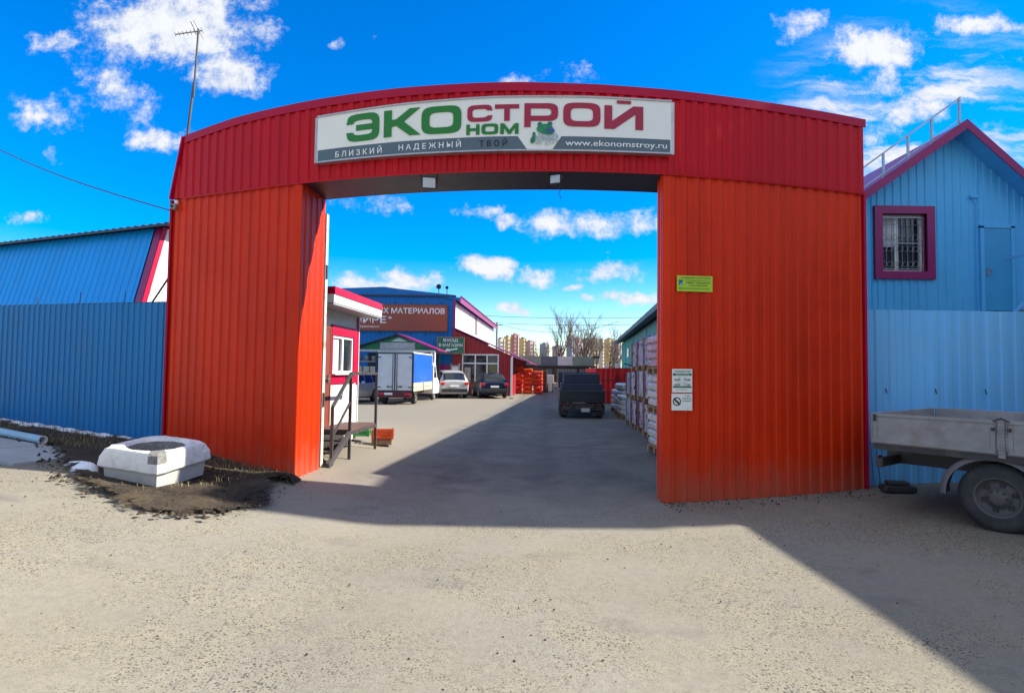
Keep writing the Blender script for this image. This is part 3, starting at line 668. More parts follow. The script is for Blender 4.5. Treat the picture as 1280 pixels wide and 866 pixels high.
# ------------------------------------------------------------------ fittings and notices on the gate
for (x, lab, rz, sc) in ((-1.15, 'square floodlight under the lintel below the green capitals', .15, 1.0), (.555, 'smaller square floodlight under the lintel with a dangling lead', -.35, .78)):
    z = zs(x); fl = thing('floodlight', lab, 'floodlight', (x, yf(x)+.05, z-.02), rz, 'floodlights under the lintel')
    MB().box((0, 0, -.10*sc), (.20*sc, .07*sc, .17*sc), 0, .012).build('housing', M['dark'], fl, True)
    MB().box((0, -.037*sc, -.10*sc), (.165*sc, .006, .135*sc)).build('lens', M['galv'], fl, True)
    for q in (-.11*sc, .11*sc): MB().bar((q, 0, -.10*sc), (q, 0, .02), .015).build('bracket', M['dark'], fl, True)
    if sc < 1: MB().tube([(.05, .02, -.17), (.06, .02, -.22), (.03, .02, -.26), (.06, .03, -.30), (.055, .03, -.34)], .005, 6).build('lead', M['cable'], fl, True)
def notice(name, label, x0, x1, z0, z1, m):
    xc = (x0+x1)/2; t = thing(name, label, 'notice', tuple(FP(xc, (z0+z1)/2, .02))); n = nf(xc)
    u = Vector((-n[1], n[0], 0)); w = (x1-x0); nv = Vector((n[0], n[1], 0)); O = FP(xc, z0, .036)-u*w/2
    MB().prism([O, O+u*w, O+u*w+Vector((0, 0, z1-z0)), O+Vector((0, 0, z1-z0))], -nv*.014).build('board', m, t)
    P = lambda a, b, off=.003: O+u*(w*a)+Vector((0, 0, (z1-z0)*b))+nv*off
    def txt(s, a0, a1, b0, b1, mm, bold=.01, nm='lettering'):
        lettering(mb := MB(), s, lambda a, b: P(a0+(a1-a0)*a, b0+(b1-b0)*b), bold); mb.build(nm, mm, t, fixn=False)
    def rect(a0, a1, b0, b1, mm, nm, off=.0015):
        MB().quad(P(a0, b0, off), P(a1, b0, off), P(a1, b1, off), P(a0, b1, off)).build(nm, mm, t, fixn=False)
    return t, txt, rect, P
t, txt, rect, P = notice('warning_notice', 'yellow-green oblong notice with a blue emblem high on the pillar', 2.175, 2.665, 2.775, 2.985, M['yellow'])
txt('К СВЕДЕНИЮ ПОСЕТИТЕЛЕЙ', .10, .95, .81, .91, M['lnavy'], .02); txt('на территории ведётся', .24, .95, .66, .74, M['sgreen'], .01)
txt('ОБЪЕКТ НАХОДИТСЯ', .25, .93, .49, .60, M['lnavy'], .02); txt('ПОД ОХРАНОЙ', .33, .86, .33, .44, M['lnavy'], .02); txt('ВИДЕОНАБЛЮДЕНИЕ КРУГЛОСУТОЧНО', .05, .92, .12, .23, M['sgreen'], .01)
mb = MB(); mb.poly([P(.10+.085*math.cos(a*math.pi/4)*(1 if a % 2 else .55), .58+.22*math.sin(a*math.pi/4)*(1 if a % 2 else .6), .003) for a in range(8)]); mb.build('emblem', M['frogblue'], t, fixn=False)
mb = MB(); mb.poly([P(.115+.03*math.cos(a*math.pi/5), .46+.08*math.sin(a*math.pi/5), .005) for a in range(10)]); mb.build('emblem_centre', M['paleblue'], t, fixn=False)
t, txt, rect, P = notice('opening_hours_notice', 'white and green opening hours notice on the red pillar', 2.112, 2.385, 1.435, 1.745, M['signwhite'])
rect(.03, .97, .715, .815, M['sgreen'], 'green_band'); rect(.03, .97, .20, .27, M['sgreen'], 'green_band')
txt('ЭКОНОМСТРОЙ', .08, .92, .86, .95, M['sgreen'], .03); txt('РЕЖИМ РАБОТЫ', .18, .84, .735, .795, M['lwhite'], .01)
txt('пн - сб', .3, .7, .62, .68, M['grey'], .0); txt('8.00 - 19.00', .12, .90, .49, .59, M['lnavy'], .02); txt('воскресенье', .24, .74, .385, .44, M['grey'], .0); txt('8.00 - 17.00', .12, .90, .285, .37, M['lnavy'], .02)
txt('без перерыва', .2, .74, .09, .15, M['lred'], .0)
t, txt, rect, P = notice('no_smoking_notice', 'white notice with a round no smoking symbol under the opening hours', 2.104, 2.385, 1.200, 1.420, M['signwhite'])
mb = MB(); k = 28; rx = .20; ry = rx*.281/.22
for i in range(k):
    a, b = 2*math.pi*i/k, 2*math.pi*(i+1)/k; c = (.25, .53)
    mb.quad(P(c[0]+rx*math.cos(a), c[1]+ry*math.sin(a)), P(c[0]+rx*math.cos(b), c[1]+ry*math.sin(b)), P(c[0]+rx*.76*math.cos(b), c[1]+ry*.76*math.sin(b)), P(c[0]+rx*.76*math.cos(a), c[1]+ry*.76*math.sin(a)))
mb.bar(P(.11, .72, .004), P(.39, .34, .004), .022, .002, up=(0, 1, 0)); mb.build('symbol', M['lnavy'], t, fixn=False)
MB().bar(P(.14, .50, .004), P(.36, .50, .004), .012, .001, up=(0, 1, 0)).build('cigarette', M['grey'], t)
txt('У НАС', .62, .90, .83, .91, M['lnavy'], .01); txt('КУРИТЬ', .52, .94, .67, .76, M['lnavy'], .01); txt('ЗАПРЕЩЕНО', .50, .95, .52, .61, M['lnavy'], .01); txt('штраф', .68, .93, .09, .15, M['grey'], .0)
sc = thing('security_camera', 'small grey security camera at the far left edge of the gate', 'camera', (-5.28, 8.83, 4.2))
MB().box((-5.28, 8.85, 4.16), (.075, .10, .08), .2, .012).build('body', M['grey'], sc); MB().box((-5.25, 8.87, 4.24), (.05, .05, .06), 0, .008).build('mount', M['whitepl'], sc); MB().lathe([(0, 0), (.022, 0), (.022, .02), (0, .02)], (-5.28, 8.785, 4.16), 'y', 12).build('lens', M['dark'], sc)
ant = thing('antenna_mast', 'tall thin mast with a slanted television aerial behind the gate', 'antenna', (-5.75, 9.7, .4))
MB().tube([(-5.75, 9.7, .3), (-5.70, 9.7, 3.2), (-5.61, 9.7, 5.5), (-5.52, 9.7, 6.55)], .022, 8).tube([(-5.52, 9.7, 6.3), (-5.475, 9.7, 7.5)], .016, 8).build('mast', M['railgrey'], ant)
b0, b1 = Vector((-5.44, 9.75, 7.50)), Vector((-5.72, 9.45, 7.25)); mb = MB().tube([b0, b1], .010, 6)
bd_ = (b1-b0).normalized(); cr_ = bd_.cross(Vector((0, 0, 1))).normalized()
for i in range(8):
    p = b0+(b1-b0)*(i/7); l = .10-.005*i; q = (cr_*.6+Vector((0, 0, .75))).normalized()
    mb.tube([p-q*l, p+q*l], .005, 5)
mb.tube([b0+Vector((.0, .05, -.12)), b0+Vector((-.1, -.1, .12))], .006, 5).tube([b0+Vector((-.05, 0, -.14)), b0+Vector((-.15, -.1, .10))], .006, 5)
mb.build('aerial', M['railgrey'], ant)
post = thing('gate_post', 'narrow white gate post flaking with rust inside the opening', 'post', (-3.0, 9.02, .15))
MB().box((-2.99, 9.02, 2.13), (.11, .11, 3.98)).build('post', M['rust'], post); [MB().box((-2.93, 9.0, z), (.03, .05, .22)).build('hinge', M['railgrey'], post) for z in (1.2, 3.2)]

# ------------------------------------------------------------------ fences
def fence(name, label, a, b, zf, m, period=.19, depth=.022, g0=-.04, post=2.5):
    t = thing(name, label, 'fence', (a[0], a[1], g(*a)))
    P, Ln = line(a, b); corr(MB(), P, Ln, period, depth, lambda q, x, y: g(x, y)+g0, lambda q, x, y: zf).build('sheet', m, t, fixn=False)
    d = (Vector(b)-Vector(a)).normalized(); n = Vector((d.y, -d.x))
    mb = MB(); k = 0
    while k < Ln: 
        p = Vector(a)+d*(k+.3)-n*.05; bx('post', M['dark'], t, (p.x, p.y, zf/2), (.06, .06, zf-.06), math.atan2(d.y, d.x)); k += post
    for z in (zf-.35, .9):
        p = Vector(a)-n*.025; q = Vector(b)-n*.025; mb.bar((p.x, p.y, z), (q.x, q.y, z), .03, .05)
    mb.build('rail', M['dark'], t); return t, d, n, Ln
t, d, n, Ln = fence('metal_fence', 'deep blue corrugated metal fence beside the soil bank', (-14.5, 11.45), (-5.40, 9.04), 2.71, M['fenceblue'], .118, .016)
mb = MB(); rs = random.Random(3)
for k in range(7):
    p = Vector((-14.5, 11.45))+d*(Ln*(.30+k*.1)); h = rs.uniform(.1, .2); mb.tube([(p.x, p.y+.05, 2.68), (p.x+.01, p.y+.05, 2.71+h*.5), (p.x+rs.uniform(-.03, .05), p.y+.05, 2.71+h)], .006, 5)
mb.build('spike', M['dark'], t)
MB().bar((-14.5, 11.47, 2.70), (-5.4, 9.06, 2.70), .05, .012).build('cap', M['navy'], t)
t, d, n, Ln = fence('metal_fence', 'pale blue corrugated metal fence behind the flatbed truck', (4.98, 8.38), (12.4, 8.42), 2.65, M['paleblue'], .205, .024)
P, L2 = line((5.03, 8.325), (12.3, 8.365)); corr(MB(), P, L2, .205, .024, lambda q, x, y: g(x, y)-.04, lambda q, x, y: 1.17).build('lower_sheet', M['paleblue'], t, fixn=False)
ps = MB()
for k in range(3): ps.prism([(5.10+k*.09, 8.28-.01*k, .12), (5.17+k*.09, 8.28-.01*k, .12), (5.12+k*.07, 8.30, 1.12-.02*k), (5.05+k*.07, 8.30, 1.12-.02*k)], (0, .004, 0))
tag(ps.build('loose_sheet', M['paleblue']), 'narrow pale blue offcut of sheet metal leaning on the fence foot', 'sheet')
rs = random.Random(5)
for k in range(5): MB().tube([(5.4+k*.72, 8.33, 1.50+rs.uniform(-.02, .02)), (5.42+k*.72, 8.335, 1.44)], .008, 5).build('wire_tie', M['dark'], t)

# ------------------------------------------------------------------ blue building on the left, its long face battered
bl = thing('workshop_building', 'long bright blue building with a battered front and white end wall behind the fence', 'building', (-9, 14, 0))
a_ = Vector((-.927, .375, 0)); p_ = Vector((.375, .927, 0)); C0 = Vector((-8.72, 14.2, 5.12)); B0 = C0-p_*.7-Vector((0, 0, 2.82))
Lb = 13.0; ex = C0+p_*4; 
def slope_sheet(mb, A, B, along, Ln, period, depth):
    """profiled sheet from the bottom edge through A to the top edge through B, running along"""
    nrm = along.cross(B-A).normalized(); 
    if nrm.y > 0: nrm = -nrm
    pat = [(0, 0), (.45, 0), (.55, 1), (.92, 1)]; st = []; k = 0
    while k*period < Ln: st += [(k*period+u*period, dd) for u, dd in pat]; k += 1
    vs = []; fs = []
    for q, dd in st: vs += [A+along*q+nrm*depth*dd, B+along*q+nrm*depth*dd]
    for i in range(len(st)-1): fs.append((2*i, 2*i+2, 2*i+3, 2*i+1))
    return mb.add(vs, fs)
slope_sheet(MB(), B0+a_*.3, C0+a_*.3, a_, Lb, .24, .02).build('front_cladding', M['skyblue'], bl, fixn=False)
trm = MB(); f0 = (C0-B0)
nb = a_.cross(f0).normalized(); nb = -nb if nb.y > 0 else nb
for (q, w, m_n) in ((0, .30, 'purple'),):
    trm.prism([B0+nb*.03+a_*.2, B0+nb*.03-a_*.02, C0+nb*.03-a_*.02, C0+nb*.03+a_*.2], -nb*.03)
trm.build('corner_trim', M['purple'], bl)
e0 = B0-a_*.025; e1 = C0-a_*.025
MB().prism([e0+nb*.02, e0+nb*.02+p_*.13, e1+nb*.02+p_*.12, e1+nb*.02], -a_*.02).build('end_trim', M['trimred'], bl)
P, Ln = line((e0.x+p_.x*.06, e0.y+p_.y*.06), (ex.x, ex.y), 1)
corr(MB(), P, Ln, .24, .018, lambda q, x, y: 0, lambda q, x, y: min(5.10, 2.3+max(0, q-.02)*4.0) if q < .8 else 5.10+.02*q).build('end_wall', M['white'], bl, fixn=False)
# mono-pitch corrugated roof with a scalloped dark edge
rv = []; rf = []; nst = 150
for i in range(nst+1):
    q = -.55+(Lb+.6)*i/nst; z = .03*math.sin(i*2.1); A = C0-p_*.28+a_*q; B = C0+p_*4.3+a_*q
    rv += [(A.x, A.y, 5.14+z), (B.x, B.y, 5.75+z), (A.x, A.y, 5.07)]
for i in range(nst): rf += [(3*i, 3*i+3, 3*i+4, 3*i+1), (3*i+2, 3*i+5, 3*i+3, 3*i)]
MB().add(rv, rf).build('roof', M['roofnavy'], bl, fixn=False)
bk = C0+p_*3.9; MB().prism([(C0.x+p_.x, C0.y+p_.y, 0), (bk.x, bk.y, 0), (bk.x, bk.y, 5.2), (C0.x+p_.x, C0.y+p_.y, 5.0)], a_*Lb).build('wall', M['skyblue'], bl)
cd = MB(); q0 = C0-a_*.08+p_*.35
cd.tube([(-8.42, 12.95, 2.66), (-8.0, 12.7, 3.05), (-7.35, 12.3, 3.65), (-6.9, 12.0, 4.1)], .022, 6)
tag(cd.build('cable', M['cable']), 'thick black cable rising from the blue fence past the white end wall', 'cable')
cd = MB(); cd.tube([(-7.9, 12.6, 2.74), (-7.4, 12.2, 2.78), (-7.0, 11.9, 2.95), (-6.8, 11.8, 3.3)], .02, 6); tag(cd.build('cable', M['cable']), 'sagging black cable low in front of the white end wall', 'cable')
cd = MB(); cd.bar((-7.05, 11.9, 2.2), (-6.85, 11.85, 3.6), .07, .05); tag(cd.build('steel_strut', M['railgrey']), 'dark slanted steel strut between the white end wall and the gate', 'strut')
cd = MB(); cpts = [Vector((-26, 22, 14.2))+(Vector((-7.5, 13.5, 5.2))-Vector((-26, 22, 14.2)))*(i/14)-Vector((0, 0, 1.0*math.sin(math.pi*i/14))) for i in range(15)]
cd.tube(cpts, .016, 5); tag(cd.build('overhead_cable', M['cable']), 'single overhead cable slanting down to the roof of the blue building', 'cable')

# ------------------------------------------------------------------ blue gabled house on the right
HY = 11.0
ho = thing('gabled_house', 'blue corrugated house with a purple edged gable above the fence', 'house', (8.4, 11, 0))
GX0, GX1, PXx, PZ, EZ = 6.35, 10.75, 8.46, 6.42, 4.93
def gz(x): return PZ-(PXx-x)*.712 if x < PXx else PZ-(x-PXx)*.90
P, Ln = line((GX0, HY), (GX1, HY))
wd = (6.93, 8.085, 3.535, 4.95); dr = (8.99, 9.58, 2.94, 4.58)
holes = [wd, dr]
mb = MB()
def wall_run(x0, x1, zf0, zf1):
    Pq, Lq = line((x0, HY), (x1, HY)); corr(mb, Pq, Lq, .155, .018, zf0, zf1)
zz = lambda q, x, y: 0.0; top = lambda q, x, y: gz(x)-.02
wall_run(GX0, wd[0], zz, top); wall_run(wd[0], wd[1], zz, lambda q, x, y: wd[2]); wall_run(wd[0], wd[1], lambda q, x, y: wd[3], top)
wall_run(wd[1], dr[0], zz, top); wall_run(dr[0], dr[1], zz, lambda q, x, y: dr[2]); wall_run(dr[0], dr[1], lambda q, x, y: dr[3], top); wall_run(dr[1], GX1, zz, top)
mb.build('gable_wall', M['houseblue'], ho, fixn=False)
MB().quad((GX0, HY+.02, 0), (GX0, HY+6.1, 0), (GX0, HY+6.1, gz(GX0)), (GX0, HY+.02, gz(GX0))).quad((GX1, HY+.02, 0), (GX1, HY+6.1, 0), (GX1, HY+6.1, gz(GX1)), (GX1, HY+.02, gz(GX1))).quad((GX0, HY+6.1, 0), (GX1, HY+6.1, 0), (GX1, HY+6.1, 5), (GX0, HY+6.1, 5)).build('side_wall', M['houseblue'], ho, fixn=False)
rf = MB(); xl, xr = GX0-.35, GX1+.35; F = HY-.40
for (a, b) in (((xl, gz(xl)), (PXx, PZ)), ((PXx, PZ), (xr, gz(xr)))):
    rf.prism([(a[0], F, a[1]+.015), (b[0], F, b[1]+.015), (b[0], F, b[1]+.07), (a[0], F, a[1]+.07)], (0, 6.7, 0))
rf.build('roof', M['purple'], ho)
vb = MB()
for (a, b, nm) in (((xl, gz(xl)), (PXx, PZ), 0), ((PXx, PZ), (xr, gz(xr)), 1)):
    vb.prism([(a[0], F-.02, a[1]-.10), (b[0], F-.02, b[1]-.10), (b[0], F-.02, b[1]+.085), (a[0], F-.02, a[1]+.085)], (0, .018, 0))
vb.build('verge_board', M['purple'], ho)
sf = MB()
for (a, b) in (((xl, gz(xl)), (PXx, PZ)), ((PXx, PZ), (xr, gz(xr)))):
    sf.quad((a[0], F+.01, a[1]-.03), (b[0], F+.01, b[1]-.03), (b[0], HY+.01, b[1]-.03), (a[0], HY+.01, a[1]-.03))
sf.build('soffit', M['houseblue'], ho, fixn=False)
def window(parent, x0, x1, z0, z1, y, tw, trim, grille=False, split=.5):
    w = MB(); 
    for (c, d) in ((((x0+x1)/2, y-.03, z1-tw/2), (x1-x0, .07, tw)), (((x0+x1)/2, y-.03, z0+tw/2), (x1-x0, .07, tw)), ((x0+tw/2, y-.03, (z0+z1)/2), (tw, .07, z1-z0-2*tw)), ((x1-tw/2, y-.03, (z0+z1)/2), (tw, .07, z1-z0-2*tw))): w.box(c, d)
    a0, a1, c0, c1 = x0+tw, x1-tw, z0+tw, z1-tw
    for (p, q, r_, s_) in ((a0, c0, a0, c1), (a1, c0, a1, c1)): w.quad((p, y-.03, q), (r_, y-.03, s_), (r_, y+.16, s_), (p, y+.16, q))
    for zq in (c0, c1): w.quad((a0, y-.03, zq), (a1, y-.03, zq), (a1, y+.16, zq), (a0, y+.16, zq))
    win = w.build('window', trim, parent)
    f = MB(); t_ = .045; xm = a0+(a1-a0)*split
    for (c, d) in ((((a0+a1)/2, y+.12, c1-t_/2), (a1-a0, .05, t_)), (((a0+a1)/2, y+.12, c0+t_/2), (a1-a0, .05, t_)), ((a0+t_/2, y+.12, (c0+c1)/2), (t_, .05, c1-c0-2*t_)), ((a1-t_/2, y+.12, (c0+c1)/2), (t_, .05, c1-c0-2*t_)), ((xm, y+.119, (c0+c1)/2), (t_*1.5, .05, c1-c0-2*t_))): f.box(c, d)
    f.build('frame', M['whitepl'], win)
    MB().quad((a0, y+.125, c0), (a1, y+.125, c0), (a1, y+.125, c1), (a0, y+.125, c1)).build('pane', M['glass'], win)
    return win, (a0, a1, c0, c1)
win, (a0, a1, c0, c1) = window(ho, *wd, HY, .15, M['purple'], split=.42)
cw = MB()
for i in range(14):
    u0 = a0+.06+(a1-a0-.12)*i/14; u1 = a0+.06+(a1-a0-.12)*(i+1)/14; cw.quad((u0, HY+.20+.02*(i % 2), c0), (u1, HY+.20+.02*((i+1) % 2), c0), (u1, HY+.20+.02*((i+1) % 2), c1), (u0, HY+.20+.02*(i % 2), c1))
gr = MB(); nb_ = 9
for i in range(nb_):
    x = a0+.02+(a1-a0-.04)*i/(nb_-1); gr.tube([(x, HY+.03, c0+.01), (x, HY+.03, c1-.01)], .006, 5)
for z in (c0+.06, (c0+c1)/2, c1-.06): gr.bar((a0, HY+.025, z), (a1, HY+.025, z), .012)
for i in range(nb_-1):
    xm = a0+.02+(a1-a0-.04)*(i+.5)/(nb_-1)
    for z in (c0+.15, (c0+c1)/2-.11, (c0+c1)/2+.11, c1-.15):
        gr.tube([(xm+.045*math.cos(q*math.pi/5), HY+.022, z+.055*math.sin(q*math.pi/5)) for q in range(11)], .005, 4)
gr.build('grille', M['galv'], win)
# pale panel over the upper left pane: curtain and painted reflection together
lt = MB(); lt.quad((a0, HY+.118, c0+.5), (a0+.36, HY+.118, c0+.5), (a0+.36, HY+.118, c1-.05), (a0, HY+.118, c1-.05)).build('blind_reflection', M['curtain'], win, fixn=False)
cdx = (dr[0]+dr[1])/2; czd = (dr[2]+dr[3])/2
door = MB().box((cdx, HY-.015, czd), (dr[1]-dr[0]-.04, .05, dr[3]-dr[2]-.03), 0, .008).build('door', M['bluedoor'], ho)
fm = MB().bar((dr[0], HY-.03, dr[2]), (dr[0], HY-.03, dr[3]), .07, .06).bar((dr[1], HY-.03, dr[2]), (dr[1], HY-.03, dr[3]), .07, .06).bar((dr[0]-.035, HY-.03, dr[3]), (dr[1]+.035, HY-.03, dr[3]), .06, .07); fm.build('frame', M['houseblue'], door)
MB().bar((dr[0]+.09, HY-.07, czd-.03), (dr[0]+.17, HY-.07, czd-.03), .02).box((dr[0]+.10, HY-.05, czd-.06), (.04, .03, .15)).build('handle', M['galv'], door)
MB().tube([(dr[0]-.10, HY-.05, 2.75), (dr[0]-.11, HY-.05, 3.6), (dr[0]-.10, HY-.05, 5.0), (dr[0]-.18, HY-.06, 5.12)], .012, 6).box((dr[0]-.15, HY-.05, 5.15), (.14, .05, .05)).build('conduit', M['houseblue'], ho)
lg = MB().box((10.0, HY-.55, 2.84), (2.3, 1.0, .06)); lg.build('landing', M['galv'], ho)
rl = MB(); Y1 = HY-1.02
for x in (9.42, 10.15, 11.0): rl.bar((x, Y1, 2.8), (x, Y1, 3.95), .04)
for z in (3.95, 3.45): rl.bar((9.40, Y1, z), (11.1, Y1, z), .04)
rl.bar((9.42, Y1, 3.95), (9.42, HY-.1, 3.95), .04).bar((9.42, Y1, 3.45), (8.55, Y1, 2.65), .04).bar((9.42, Y1, 2.95), (8.95, Y1, 2.45), .04).bar((9.40, Y1, 2.88), (11.1, Y1, 2.88), .05)
rl.build('stair_railing', M['paleblue'], ho)
# roof railing along the left rake
rr = MB(); YR = HY-.30
def rp(x, h): return (x, YR, gz(x)+.07+h)
pts = [6.35, 6.95, 7.42, 7.87, 8.40]; hh = [.44, .45, .46, .48, .50]
for x, h in zip(pts, hh): rr.bar(rp(x, -.02), rp(x, h), .035)
rr.bar(rp(6.30, .44), rp(8.42, .50), .03); rr.bar(rp(6.30, .07), rp(8.42, .09), .02)
rr.build('roof_railing', M['galv'], ho)

# ------------------------------------------------------------------ unseen neighbour stand-ins added out of view, shaped to throw the long shadows
nbk = thing('shadow_building', 'pale unseen building added past the flatbed truck to throw the long shadows', 'building', (12, 2, 0))
for (c, d_) in (((15.3, 10.67, 5.25), (5.4, 2.74, 10.5)), ((11.6, -2.4, 2.45), (4.2, 20.2, 4.9)), ((15.3, 8.71, 5.95), (5.38, 1.17, 11.9))):
    MB().box(c, d_).build('wall', M['pale_block'], nbk); MB().box((c[0], c[1], d_[2]+.06), (d_[0]+.1, d_[1]+.1, .12)).build('roof', M['roofnavy'], nbk)

# ------------------------------------------------------------------ concrete well collar, pipe, snow
M['paleconc'] = mat('pale_concrete', (.52, .51, .48), .88, var=.12, vscale=5, dirt=(.25, .24, .22), dirt_amt=.6, dscale=5, bump=.3, bscale=40)
cc = Vector((-4.27, 7.0)); ra = math.atan2(.18, .78) ; gz0 = g(cc.x, cc.y)+.03
rg = thing('well_collar', 'whitewashed square concrete well collar with a round opening, lying on the soil', 'well collar', (cc.x, cc.y, gz0), math.atan2(-.22, .97)+math.pi/2)
b = MB(); q = .395
b.add([(sx*q*(1 if z else .97), sy*q*(1 if z else .97), z*.15-.04*(1-z)) for z in (0, 1) for (sx, sy) in ((-1, -1), (1, -1), (1, 1), (-1, 1))], [(3, 2, 1, 0), (4, 5, 6, 7), (0, 1, 5, 4), (1, 2, 6, 5), (2, 3, 7, 6), (3, 0, 4, 7)])
base = b.build('base', M['paleconc'], rg, True)
def ringloop(h, w, ch, k=32):
    o = []
    for i in range(k):
        a = 2*math.pi*i/k; c, s = math.cos(a), math.sin(a); r = w/max(abs(c), abs(s)); r = min(r, w*math.sqrt(2)*ch)
        rnd = 1+.004*math.sin(i*3.7+h*40); o.append((r*c*rnd, r*s*rnd, h+.003*math.sin(i*2.3)))
    return o
cir = lambda h, r, k=32: [(r*math.cos(2*math.pi*i/k), r*math.sin(2*math.pi*i/k), h+.003*math.sin(i*1.9)) for i in range(k)]
lo = [ringloop(.155, .425, 1), ringloop(.175, .442, 1), ringloop(.28, .438, .985), ringloop(.372, .424, .92), ringloop(.398, .412, .86), cir(.406, .385), cir(.395, .345), cir(.36, .33)]
vs = sum(lo, []); fs = []
for j in range(len(lo)-1):
    for i in range(32): fs.append((j*32+i, j*32+(i+1) % 32, (j+1)*32+(i+1) % 32, (j+1)*32+i))
fs.append(tuple(reversed(range(32))))
chf = [2*32+19, 2*32+20, 3*32+19, 3*32+20, 4*32+19, 4*32+20]
MB().add(vs, [f for k, f in enumerate(fs) if k not in chf]).build('collar', M['limewash'], rg, True); bm_ = sorted({i for k in chf for i in fs[k]}); MB().add([vs[i] for i in bm_], [tuple(bm_.index(i) for i in fs[k]) for k in chf]).build('broken_corner', M['chip'], rg, True)
rg.rotation_euler.x = R(4.5); rg.rotation_euler.y = -R(4.5); rg.location.z += .02; rg.scale = (.93, .93, .95)
li = [cir(.36, .33), cir(.30, .318), cir(.06, .31)]; lv = sum(li, []); MB().add(lv, [(j*32+i, j*32+(i+1) % 32, (j+1)*32+(i+1) % 32, (j+1)*32+i) for j in range(2) for i in range(32)]+[tuple(range(64, 96))], False).build('shaft', M['chip'], rg, True, False)  # inner wall in dark concrete, the opening's shade put into its colour
pp = thing('drain_pipe', 'pale blue pipe lying open ended along the pavement edge', 'pipe', (-6.7, 8.28, .45), 0)
pts = [(-12.5, 10.35, 0), (-9.6, 9.30, 0), (-6.62, 8.20, 0)]; pts = [(x, y, g(x, y)+.07) for x, y, z in pts]
MB().tube(pts, .06, 14, cap=False).build('barrel', M['plastic_blue'], pp)
e = Vector(pts[2]); dd = (Vector(pts[2])-Vector(pts[1])).normalized(); s_ = dd.cross(Vector((0, 0, 1))); mb = MB(); k = 20
for i in range(k):
    a, c = 2*math.pi*i/k, 2*math.pi*(i+1)/k; f = lambda r, t: e+(s_*math.cos(t)+Vector((0, 0, 1))*math.sin(t))*r
    mb.quad(f(.064, a)+dd*.003, f(.064, c)+dd*.003, f(.05, c)+dd*.003, f(.05, a)+dd*.003).quad(f(.05, a), f(.05, c), f(.05, c)-dd*.4, f(.05, a)-dd*.4)
mb.build('rim', M['whitepl'], pp, fixn=False)
def lump(c, rx, ry, rz, seed, n=10, m=6):
    rs = random.Random(seed); vs = []; fs = []; ph = [rs.uniform(0, 6.28) for _ in range(4)]
    for j in range(m+1):
        t = math.pi/2*j/m
        for i in range(n):
            a = 2*math.pi*i/n; w = 1+.22*math.sin(2*a+ph[0])+.15*math.sin(3*a+ph[1]+j)+rs.uniform(-.08, .08)
            vs.append((c[0]+rx*w*math.cos(a)*math.cos(t), c[1]+ry*w*math.sin(a)*math.cos(t), c[2]+rz*math.sin(t)*(1+.2*math.sin(a*2+ph[2]))))
    for j in range(m):
        for i in range(n): fs.append((j*n+i, j*n+(i+1) % n, (j+1)*n+(i+1) % n, (j+1)*n+i))
    return MB().add(vs, fs, True)
tag(lump((-5.02, 6.86, g(-5.0, 6.8)), .14, .10, .12, 3).build('snow_lump', M['snow']), 'small dirty white snow lump beside the foot of the well collar', 'snow')
tag(lump((-5.28, 7.10, g(-5.2, 7.1)+.01), .16, .07, .06, 8).build('snow_lump', M['snow']), 'flat white snow remnant a step left of the well collar', 'snow')
mb = MB()
for i in range(9):
    x = -8.6+i*.36; y = 9.82-(x+8.6)*.27; o = lump((x, y-.08, g(x, y)+.0), .24, .09, .07, 20+i, 8, 4); mb.add(o.v, o.f, True)
tag(mb.build('snow', M['snow'], fixn=False), 'thin strip of old snow along the foot of the deep blue fence', 'snow', kind='stuff')

# loose stones and clods, dry grass: nobody could count them
rs = random.Random(11); st = MB()
def stone(x, y, r, h=None):
    z = g(x, y)+(h if h is not None else 0); vs = []
    for (dx, dy, dz) in ((1, 0, 0), (.3, .95, 0), (-.8, .6, 0), (-.8, -.6, 0), (.3, -.95, 0)): vs.append((x+dx*r*rs.uniform(.7, 1.2), y+dy*r*rs.uniform(.7, 1.2), z-r*.3))
    vs.append((x+rs.uniform(-.3, .3)*r, y+rs.uniform(-.3, .3)*r, z+r*rs.uniform(.5, .9)))
    st.add(vs, [(i, (i+1) % 5, 5) for i in range(5)])
for _ in range(2600):
    x = rs.uniform(-9.5, -2.7); y = rs.uniform(5.4, 10.4)
    if x+ (y-8)*.9 < -7.2 or y < 5.5+.52*(-x-3.2) - .9 : continue
    if (Vector((x, y))-cc).length < .55: continue
    c_ = False
    for (x1, y1), (x2, y2) in zip(SOIL, SOIL[1:]+SOIL[:1]):
        if (y1 > y) != (y2 > y) and x < (x2-x1)*(y-y1)/(y2-y1)+x1: c_ = not c_
    if c_: stone(x, y, rs.choice((.008, .012, .016, .024, .035)), .035)
    elif rs.random() < .3: stone(x, y, rs.choice((.004, .006, .009)), 0)
for _ in range(260):
    y = 2.6+rs.random()**1.6*6; x = rs.uniform(-.95, .85)*y
    stone(x, y, rs.choice((.004, .005, .006, .008, .011)), 0)
for _ in range(240):
    x = rs.uniform(2.0, 5.0); y = yf(x)-rs.random()**2*.5-.03; stone(x, y, rs.choice((.006, .01, .014)), 0)
tag(st.build('gravel', M['stones'], fixn=False), 'loose stones and clods strewn over the soil bank and asphalt', 'gravel', kind='stuff')
gs = MB()
def blade(x, y, h, z0):
    a = rs.uniform(0, 6.28); l = rs.uniform(.2, .7)*h; w = .004; c, s = math.cos(a), math.sin(a)
    p0 = Vector((x, y, z0)); p1 = p0+Vector((c*l*.4, s*l*.4, h*.65)); p2 = p0+Vector((c*l, s*l, h)); sd_ = Vector((-s*w, c*w, 0))
    gs.add([p0-sd_, p0+sd_, p1+sd_*.7, p1-sd_*.7, p2], [(0, 1, 2, 3), (3, 2, 4)])
